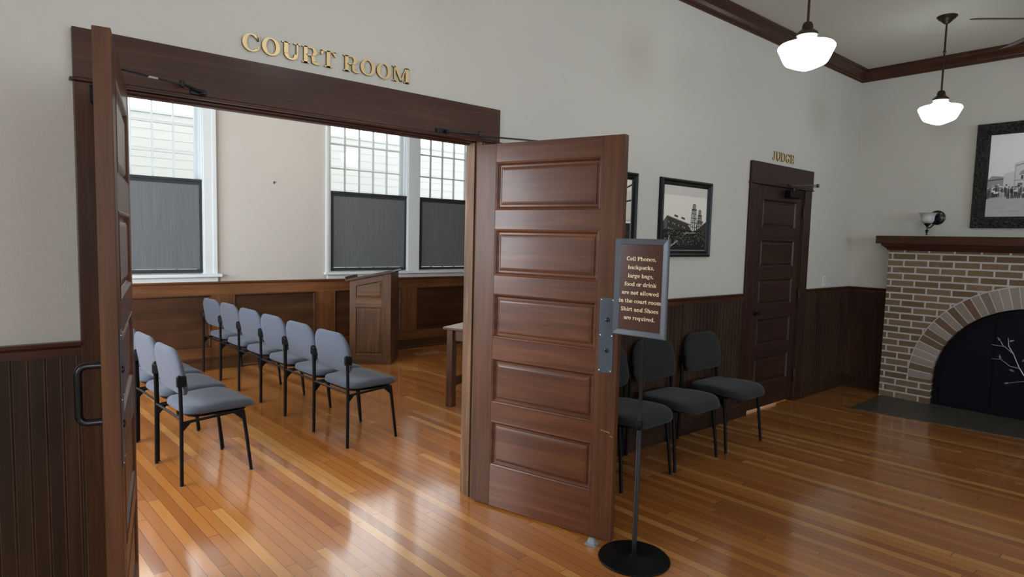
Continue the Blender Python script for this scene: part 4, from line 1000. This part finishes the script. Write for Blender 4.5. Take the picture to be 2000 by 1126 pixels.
def mill(P):
    rnd = random.Random(3)
    P(6, rect(0, 0, 1, 1)); P(5, rect(0, 0.86, 1, 1))
    P(1, [(0, 0.28), (0, 0.44), (0.09, 0.54), (0.62, 0.42), (0.62, 0.28)])
    P(3, [(0.09, 0.54), (0.10, 0.525), (0.63, 0.405), (0.62, 0.42)])
    P(2, [(0.02, 0.46), (0.09, 0.535), (0.095, 0.34), (0.02, 0.32)])
    for k in range(11):
        for r in range(3):
            x = 0.12+k*0.045; y = 0.46-0.23*0.5*k*0.045/0.5-r*0.05
            P(4 if rnd.random() < 0.4 else 0, rect(x, y-0.03, x+0.018, y-0.008))
    for x, y in ((0.24, 0.53), (0.40, 0.50)): P(1, [(x, y), (x+0.09, y-0.018), (x+0.085, y+0.012), (x+0.01, y+0.028)])
    for cx, top, w_, y0 in ((0.70, 0.66, 0.10, 0.30), (0.84, 0.57, 0.085, 0.34)):
        P(3, rect(cx-w_*0.38, top, cx+w_*0.38, top+0.075)); P(2, [(cx-w_*0.4, top+0.075), (cx+w_*0.4, top+0.075), (cx, top+0.095)])
        P(1, rect(cx-w_*0.58, top-0.018, cx+w_*0.58, top+0.004))
        for s in (-1, -0.35, 0.35, 1):
            xb, xt = cx+s*w_*0.75, cx+s*w_*0.42
            P(1, [(xb-0.007, y0), (xb+0.007, y0), (xt+0.006, top), (xt-0.006, top)])
        for j in range(5):
            f = j/5; y = y0+(top-y0)*f; hw = w_*(0.75-0.33*f); y2 = y0+(top-y0)*(f+0.2); hw2 = w_*(0.75-0.33*(f+0.2))
            P(1, rect(cx-hw, y-0.005, cx+hw, y+0.005)); P(2, [(cx-hw, y), (cx-hw+0.01, y), (cx+hw2, y2), (cx+hw2-0.01, y2)])
    P(2, rect(0.80, 0.44, 0.92, 0.475))
    P(1, [(1, 0.24), (1, 0.47), (0.92, 0.42), (0.84, 0.36), (0.70, 0.30), (0.60, 0.24)])
    P(0, rect(0, 0.05, 1, 0.32)); P(0, rect(0, 0.0, 1, 0.08))
    P(5, [(0.56, 0.40), (0.58, 0.41), (0.70, 0.31), (0.68, 0.30)])
    for k in range(260):
        x, y = rnd.uniform(0.01, 0.95), rnd.uniform(0.06, 0.30); s = rnd.uniform(0.004, 0.018); a = rnd.uniform(-0.5, 0.9)
        P(rnd.choice((2, 3, 4, 4, 1)), [(x, y), (x+s*1.6*math.cos(a), y+s*math.sin(a)), (x+s*1.4*math.cos(a)-0.004, y+s*math.sin(a)+0.008), (x-0.003, y+0.007)])
    for x0, y0, x1, y1 in ((0.14, 0.06, 0.30, 0.14), (0.42, 0.27, 0.72, 0.275), (0.06, 0.10, 0.12, 0.22)):
        P(4, [(x0, y0), (x0+0.02, y0-0.008), (x1+0.01, y1), (x1, y1+0.014)])
def street(P):
    P(6, rect(0, 0, 1, 1)); P(2, rect(0, 0.78, 0.92, 0.80))
    P(5, [(0.2, 0.30), (0.2, 0.52), (1, 0.86), (1, 0.44)]); P(0, [(0.2, 0.555), (0.2, 0.52), (1, 0.70), (1, 0.725)])
    for x in (0.55, 0.70, 0.85): P(1, rect(x, 0.50+0.1*(x-0.5), x+0.06, 0.64+0.1*(x-0.5)))
    P(0, rect(0.2, 0.02, 1, 0.38)); P(4, [(0.2, 0.36), (1, 0.41), (1, 0.435), (0.2, 0.385)]); P(5, rect(0, 0, 1, 0.04))
    for cx, cy, r in ((0.80, 0.16, 0.07), (0.93, 0.10, 0.05)):
        o = arcpts(cx, cy, r, r, 0, 360, 16); i = arcpts(cx, cy, r*0.72, r*0.72, 0, 360, 16)
        for k in range(16): P(3, [o[k], o[k+1], i[k+1], i[k]])
    P(1, rect(0.55, 0.22, 1, 0.25)); P(2, rect(0.84, 0.24, 0.9, 0.34))
    for k in range(6): x = 0.78+k*0.04; P(0, [(x, 0.815+0.02*k), (x+0.05, 0.84+0.02*k), (x+0.05, 0.87+0.02*k), (x, 0.83+0.02*k)])
picture('framed_photograph', 'black framed photograph of a mill and water towers between notice and judge door', 'black framed photographs on the front lobby wall', (3.918, 0, 1.485), 'x', 0.697, 0.612, 0.056, 0.033, PROF2, FRAMEB, GR, mill)
picture('framed_photograph', 'black framed street photograph half hidden behind the right open door', 'black framed photographs on the front lobby wall', (2.945, 0, 1.485), 'x', 0.694, 0.612, 0.056, 0.033, PROF2, FRAMEB, GR, street)
def parade(P):
    rnd = random.Random(5)
    P(6, rect(0, 0, 1, 1))
    P(4, rect(0, 0, 1, 0.235))
    for k in range(70):
        x, y = rnd.uniform(0, 0.95), rnd.uniform(0.01, 0.21); P(rnd.choice((3, 5)), rect(x, y, x+rnd.uniform(0.02, 0.09), y+0.004))
    P(3, [(0.0, 0.23), (0.0, 0.46), (0.03, 0.50), (0.12, 0.485), (0.12, 0.23)]); P(1, [(0, 0.435), (0, 0.45), (0.12, 0.465), (0.12, 0.452)])
    P(5, [(0.12, 0.23), (0.12, 0.52), (0.20, 0.545), (0.20, 0.23)])
    P(5, [(0.20, 0.23), (0.20, 0.64), (0.62, 0.84), (1, 0.84), (1, 0.23)]); P(3, [(0.20, 0.60), (0.20, 0.615), (0.62, 0.80), (0.62, 0.78)])
    P(4, [(0.20, 0.23), (0.21, 0.23), (0.21, 0.63), (0.20, 0.625)]); P(3, rect(0.325, 0.23, 0.34, 0.68))
    for x in (0.23, 0.36, 0.47, 0.58, 0.70, 0.82):
        y = 0.49+0.13*(min(x, 0.62)-0.2)
        P(3, [(x, y), (x+0.085, y+0.03), (x+0.07, y+0.075), (x+0.02, y+0.055)])
        P(1, rect(x+0.02, y-0.045, x+0.038, y)); P(1, rect(x+0.05, y-0.04, x+0.068, y+0.004))
        P(2, rect(x, y-0.16, x+0.035, y-0.09)); P(2, rect(x+0.05, y-0.155, x+0.085, y-0.085))
    P(3, [(0.20, 0.43), (1, 0.47), (1, 0.48), (0.20, 0.44)])
    for k in range(62):
        x = 0.005+k*0.016+rnd.uniform(-0.004, 0.004); y = rnd.uniform(0.215, 0.245); hgt = rnd.uniform(0.11, 0.15); s = 0.008
        c = rnd.choice((0, 0, 1, 1, 2, 5))
        P(c, [(x-s, y+hgt*0.45), (x+s, y+hgt*0.45), (x+s*0.9, y+hgt*0.85), (x-s*0.9, y+hgt*0.85)])
        c2 = rnd.choice((0, 0, 1, 4))
        P(c2, [(x-s*1.1, y), (x-s*0.2, y), (x, y+hgt*0.46), (x-s*0.9, y+hgt*0.46)]); P(c2, [(x+s*0.3, y), (x+s*1.2, y+0.004), (x+s*0.9, y+hgt*0.46), (x, y+hgt*0.46)])
        P(rnd.choice((3, 2)), arcpts(x, y+hgt*0.93, 0.005, 0.012, 0, 300, 5)); P(rnd.choice((5, 6, 0)), rect(x-0.007, y+hgt*0.98, x+0.007, y+hgt*1.06))
    for k in range(26):
        x = rnd.uniform(0.02, 0.9); y = rnd.uniform(0.27, 0.36); P(rnd.choice((5, 6, 1)), rect(x, y, x+rnd.uniform(0.01, 0.035), y+0.02))
PROFC = [(0, 0.030), (0.008, 0.042), (0.050, 0.046), (0.080, 0.040), (0.086, 0.030), (0.104, 0.020), (0.108, 0.012)]
picture('framed_photograph', 'large photograph of a street crowd in wide carved black frame over the mantel', None, (XF, -1.116, 1.818), 'y', 1.246, 1.016, 0.115, 0.046, PROFC, CARVED, GRC, parade)

# light switch
t = thing('light_switch', 'pale light switch plate on the wall beside the judge door', 'light switch', (6.88, 0, 1.229))
b = MB(); b.box((-0.037, -0.006, -0.058), (0.037, 0, 0.058)); b.build('plate', PLAST, t, bevel=0.003)
b = MB(); b.loft([[(-0.016, -0.006, -0.033), (0.016, -0.006, -0.033), (0.016, -0.006, 0.033), (-0.016, -0.006, 0.033)], [(-0.015, -0.010, -0.031), (0.015, -0.010, -0.031), (0.015, -0.007, 0.031), (-0.015, -0.007, 0.031)]]); b.build('rocker', WHITE, t)

# ------------------------------------------------------------------ wall sconce
t = thing('wall_sconce', 'unlit black wall sconce with frosted bell glass above the mantel', 'wall lamp', (XF, -0.825, 1.926))
b = MB(); n = 28
b.loft([[(-h, r*math.cos(2*PI*i/n), r*math.sin(2*PI*i/n)) for i in range(n)] for r, h in ((0.074, 0.0), (0.074, 0.008), (0.062, 0.016), (0.030, 0.022), (0.0005, 0.024))]); b.build('back_plate', BLACKM, t, smooth='auto')
b = MB(); b.tube([(-0.02, 0, -0.02), (-0.05, 0.012, -0.07), (-0.09, 0.03, -0.105), (-0.125, 0.042, -0.11), (-0.14, 0.045, -0.09)], 0.007, 10)
c = (-0.14, 0.045, 0)
b.build('arm', BLACKM, t, smooth='auto')
b = MB(); b.lathe([(0.0, -0.185), (0.008, -0.18), (0.006, -0.165), (0.012, -0.158), (0.006, -0.150), (0.021, -0.140), (0.006, -0.128), (0.006, -0.100), (0.014, -0.090), (0.030, -0.072), (0.032, -0.064), (0.0, -0.062)], c, 20); b.build('fitter', BLACKM, t, smooth='auto')
b = MB()
po = [(0.030, -0.064), (0.048, -0.054), (0.058, -0.034), (0.060, -0.010), (0.062, 0.012), (0.070, 0.030), (0.086, 0.042)]
b.lathe(po+[(r-0.004, z+0.001) for r, z in po[::-1]], c, 32); b.build('glass_shade', SHADE, t, smooth='auto')

# ------------------------------------------------------------------ pendant lamps
def pendant(label, loc, zc, mat, zb=2.655, dia=0.322, group='opal schoolhouse pendant lamps'):
    t = thing('pendant_lamp', label, 'pendant lamp', (loc[0], loc[1], zc), 0, group)
    R = dia/2; k = R/0.187*0.001; k = R/187.0
    zt = zb-zc+200*k*1.12                  # top of the globe neck
    b = MB(); b.lathe([(0.075, 0.0), (0.075, -0.006), (0.066, -0.014), (0.062, -0.022), (0.048, -0.032), (0.034, -0.046), (0.020, -0.060), (0.012, -0.064), (0.0, -0.066)], n=32); b.build('canopy', BRONZE, t, smooth='auto')
    b = MB(); b.lathe([(0.0075, -0.06), (0.0075, -0.28), (0.0125, -0.285), (0.0125, -0.300), (0.0075, -0.305), (0.0075, zt+0.07)], n=14); b.build('rod', BRONZE, t, smooth='auto')
    b = MB(); f0 = zt+18*k*1.12; b.lathe([(0.010, f0+0.078), (0.022, f0+0.074), (0.030, f0+0.060), (0.032, f0+0.036), (0.046, f0+0.022), (0.060, f0+0.012), (0.062, f0-0.004), (0.05, f0-0.006)], n=28); b.build('fitter', BRONZE, t, smooth='auto')
    b = MB(); P = [(60, 20), (61, 4), (68, -8), (86, -19), (118, -29), (152, -36), (176, -43), (186, -53), (187, -62), (180, -76), (160, -116), (144, -146), (132, -158), (104, -170), (56, -188), (18, -199), (0, -201)]
    b.lathe([(r*k, zt+z*k*1.12) for r, z in P], n=48); b.build('globe', mat, t, smooth=True)
    return t
pendant('lit white schoolhouse pendant hanging nearest, its rod running out of the picture', (3.812, -1.120), ZC, GLOBE)
pendant('lit white schoolhouse pendant nearer the fireplace corner', (6.225, -1.150), ZC, GLOBE)
pendant('lit white schoolhouse pendant above the open double doors, out of the picture', (1.40, -1.12), ZC, GLOBE)
pendant('warm lit schoolhouse pendant inside the courtroom, mirrored in the middle window', (4.95, 2.25), ZCC, GLOBEC, zb=2.83, dia=0.42)
for (px, py), w in zip(((-1.0, 1.2), (3.0, 1.2), (-1.0, 3.5), (3.0, 3.5)), ('front left', 'front right', 'rear left', 'rear right')):  # unseen pendants, added to light the courtroom floor and seats from above
    pendant('added unseen fill pendant in the courtroom above the doorway head, %s of four' % w, (px, py), ZCC, GLOBE_FILL, zb=2.95, dia=0.42)

# ------------------------------------------------------------------ ceiling fan
t = thing('ceiling_fan', 'dark ceiling fan at the right edge of which two blades show', 'ceiling fan', (6.10, -1.97, 3.30), 0)
b = MB(); b.lathe([(0.06, 0.255), (0.06, 0.235), (0.02, 0.20), (0.014, 0.19), (0.014, 0.10), (0.05, 0.09), (0.10, 0.06), (0.11, 0.0), (0.10, -0.04), (0.06, -0.07), (0.0, -0.085)], n=32); b.build('motor', BRONZE, t, smooth='auto')
for a in (45, 135, 225, 315):
    b = MB(); ol = rrect(0.10, 0.145, 0.53, 0.02, 0.05, 5); ra = math.radians(a); pt = math.radians(-16)
    def fn(p, k):
        u = 0.155+p[1]; v = p[0]; x, y, z = u, v*math.cos(pt), v*math.sin(pt)+0.006*k
        return (x*math.cos(ra)-y*math.sin(ra), x*math.sin(ra)+y*math.cos(ra), z)
    b.prism(ol, fn); bl = b.build('blade', TRIMW['x'], t)
    b = MB(); b.tube([(0.10*math.cos(ra), 0.10*math.sin(ra), 0.0), (0.20*math.cos(ra), 0.20*math.sin(ra), -0.006)], 0.012, 8); b.build('blade_iron', BRONZE, bl)

# ------------------------------------------------------------------ fireplace
XB = 7.370; YC, ZS, RA = -1.740, 0.255, 0.815; Y0, Y1 = FBY, 2*YC-FBY; RW = 0.205; ZT = 1.585
t = thing('fireplace', 'brown brick fireplace with arched opening, dark mantel shelf and stone hearth', 'fireplace', (0, 0, 0))
b = MB()
arch = [(YC+RA*math.cos(math.radians(a)), ZS+RA*math.sin(math.radians(a))) for a in range(0, 181, 4)]
poly_r = [(Y0, 0.0), (Y0, ZT)]
left = [(Y0, 0.0), (YC+RA, 0.0)]+[p for p in arch if True][:23]+[(YC, ZT), (Y0, ZT)]
half = arch[:23]
def slab(poly, x0, x1): b.prism(poly, lambda p, k: (x0+(x1-x0)*k, p[0], p[1]))
# strips between arch samples and the top so every polygon is convex
b.mi = 0
slab([(Y0, 0), (YC+RA, 0), (YC+RA, ZT), (Y0, ZT)], XB, XF); slab([(YC-RA, 0), (Y1, 0), (Y1, ZT), (YC-RA, ZT)], XB, XF)
for p, q in zip(arch, arch[1:]): slab([(p[0], p[1]), (p[0], ZT), (q[0], ZT), (q[0], q[1])], XB, XF)
b.build('brick_surround', BRICK, t)
b = MB()
NV = 40
for k in range(NV):
    a0 = PI*(k+0.075)/NV; a1 = PI*(k+0.925)/NV
    pts = [(YC+r*math.cos(a), ZS+r*math.sin(a)) for r, a in ((RA-0.002, a0), (RA+RW, a0), (RA+RW, a1), (RA-0.002, a1))]
    slab(pts, XB-0.008, XB+0.10)
b.build('arch_bricks', VOUSS, t, bevel=0.002)
b = MB()
for k in range(NV):
    a0 = PI*k/NV; a1 = PI*(k+1)/NV
    slab([(YC+r*math.cos(a), ZS+r*math.sin(a)) for r, a in ((RA+0.002, a0), (RA+RW+0.010, a0), (RA+RW+0.010, a1), (RA+0.002, a1))], XB-0.003, XB+0.05)
b.build('arch_mortar', MORTAR, t)
b = MB(); b.box((XB-0.125, Y1-0.095, 1.646), (XF, Y0+0.095, 1.728)); b.build('mantel_shelf', TRIMW['y'], t, bevel=0.003)
b = MB()
prof = [(0.0, 1.578), (0.012, 1.578), (0.020, 1.596), (0.045, 1.618), (0.060, 1.626), (0.060, 1.646), (0.0, 1.646)]
b.loft([[(XF if s[2] else XB-p*1.0, s[0]+s[1]*p, z) for p, z in prof] for s in ((Y0, 1, 1), (Y0, 1, 0), (Y1, -1, 0), (Y1, -1, 1))]); b.build('bed_moulding', TRIMW['y'], t)
b = MB(); b.prism([(XB+0.1, Y0-0.02), (6.488, -0.495), (6.60, -1.25), (6.69, -1.83), (6.69, -2.95), (XB+0.1, -3.02)], lambda p, k: (p[0], p[1], 0.0004+0.0036*k)); b.build('hearth', HEARTH, t)
b = MB(); b.box((XF-0.012, Y1+0.1, 0.004), (XF-0.002, Y0-0.1, 1.2)); b.build('firebox_back', plain('soot_black', (0.01, 0.01, 0.01), 0.9, bumpy=(20, 0.3, 0.01)), t)
# fire screen
t = thing('fireplace_screen', 'black arched fireplace screen with a silver metal branch ornament', 'fire screen', (XB+0.055, YC, 0.004))
RS = RA-0.02
NAVY = plain('black_screen_mesh', (0.006, 0.008, 0.013), 0.6, spec=0.12, bumpy=(500, 0.3, 0.002))
ol = [(RS, 0.0)]+[(RS*math.cos(math.radians(a)), ZS+RS*math.sin(math.radians(a))) for a in range(0, 181, 6)]+[(-RS, 0.0)]
b = MB(); b.prism(ol, lambda p, k: (0.004*k, p[0], p[1])); b.build('mesh_panel', NAVY, t)
b = MB(); ins = [(p[0]*(1-0.05/RS), max(0.04, ZS*0+p[1]*(1-0.045))) for p in ol]
A_ = [[b.v((x, p[0], p[1])) for p in ol] for x in (0.0, -0.016)]; I_ = [[b.v((x, p[0], p[1])) for p in ins] for x in (-0.016, 0.0)]
L_ = [A_[0], A_[1], I_[0], I_[1]]
for r0_, r1_ in zip(L_, L_[1:]):
    for i in range(len(ol)): b.face([r0_[i], r0_[(i+1) % len(ol)], r1_[(i+1) % len(ol)], r1_[i]])
b.build('frame', BLACKM, t)
for y in (0.32, -0.32):
    b = MB(); b.box((-0.006, y-0.004, 0.04), (0.0, y+0.004, 0.97)); b.build('panel_seam', BLACK, t)
SILV = plain('pewter_metal', (0.42, 0.42, 0.44), 0.35, 0.8, bumpy=(60, 0.1, 0.002))
orn = []
b = MB()
def stem(pts, r=0.005): b.tube([(-0.020, y, z) for y, z in pts], r, 8, r*0.5)
def leaf(y, z, a, L=0.045):
    ca_, sa_ = math.cos(a), math.sin(a); o = [(0, 0), (L*0.35, L*0.20), (L*0.7, L*0.13), (L, 0), (L*0.7, -L*0.13), (L*0.35, -L*0.20)]
    b.prism([(y+p[0]*ca_-p[1]*sa_, z+p[0]*sa_+p[1]*ca_) for p in o], lambda p, k: (-0.026+0.005*k, p[0], p[1]))
for s in (1, -1):
    stem([(s*0.36*0+0.0, 0.28), (s*0.06, 0.40), (s*0.12, 0.50), (s*0.17, 0.62), (s*0.24, 0.68), (s*0.34, 0.685)], 0.007)
    stem([(s*0.17, 0.62), (s*0.21, 0.69), (s*0.22, 0.77)]); stem([(s*0.11, 0.49), (s*0.19, 0.50), (s*0.26, 0.555), (s*0.33, 0.55)]); stem([(s*0.25, 0.68), (s*0.275, 0.73)])
    stem([(s*0.05, 0.38), (s*0.12, 0.36), (s*0.18, 0.34)])
    up = lambda a: a if s == 1 else PI-a
    for y, z, a in ((0.275, 0.73, 0.9), (0.21, 0.735, 2.7), (0.265, 0.555, 1.4), (0.15, 0.455, 0.3), (0.10, 0.56, 2.4), (0.18, 0.34, -0.3)):
        leaf(s*y, z, up(a))
b.build('branch_ornament', SILV, t, smooth='auto')
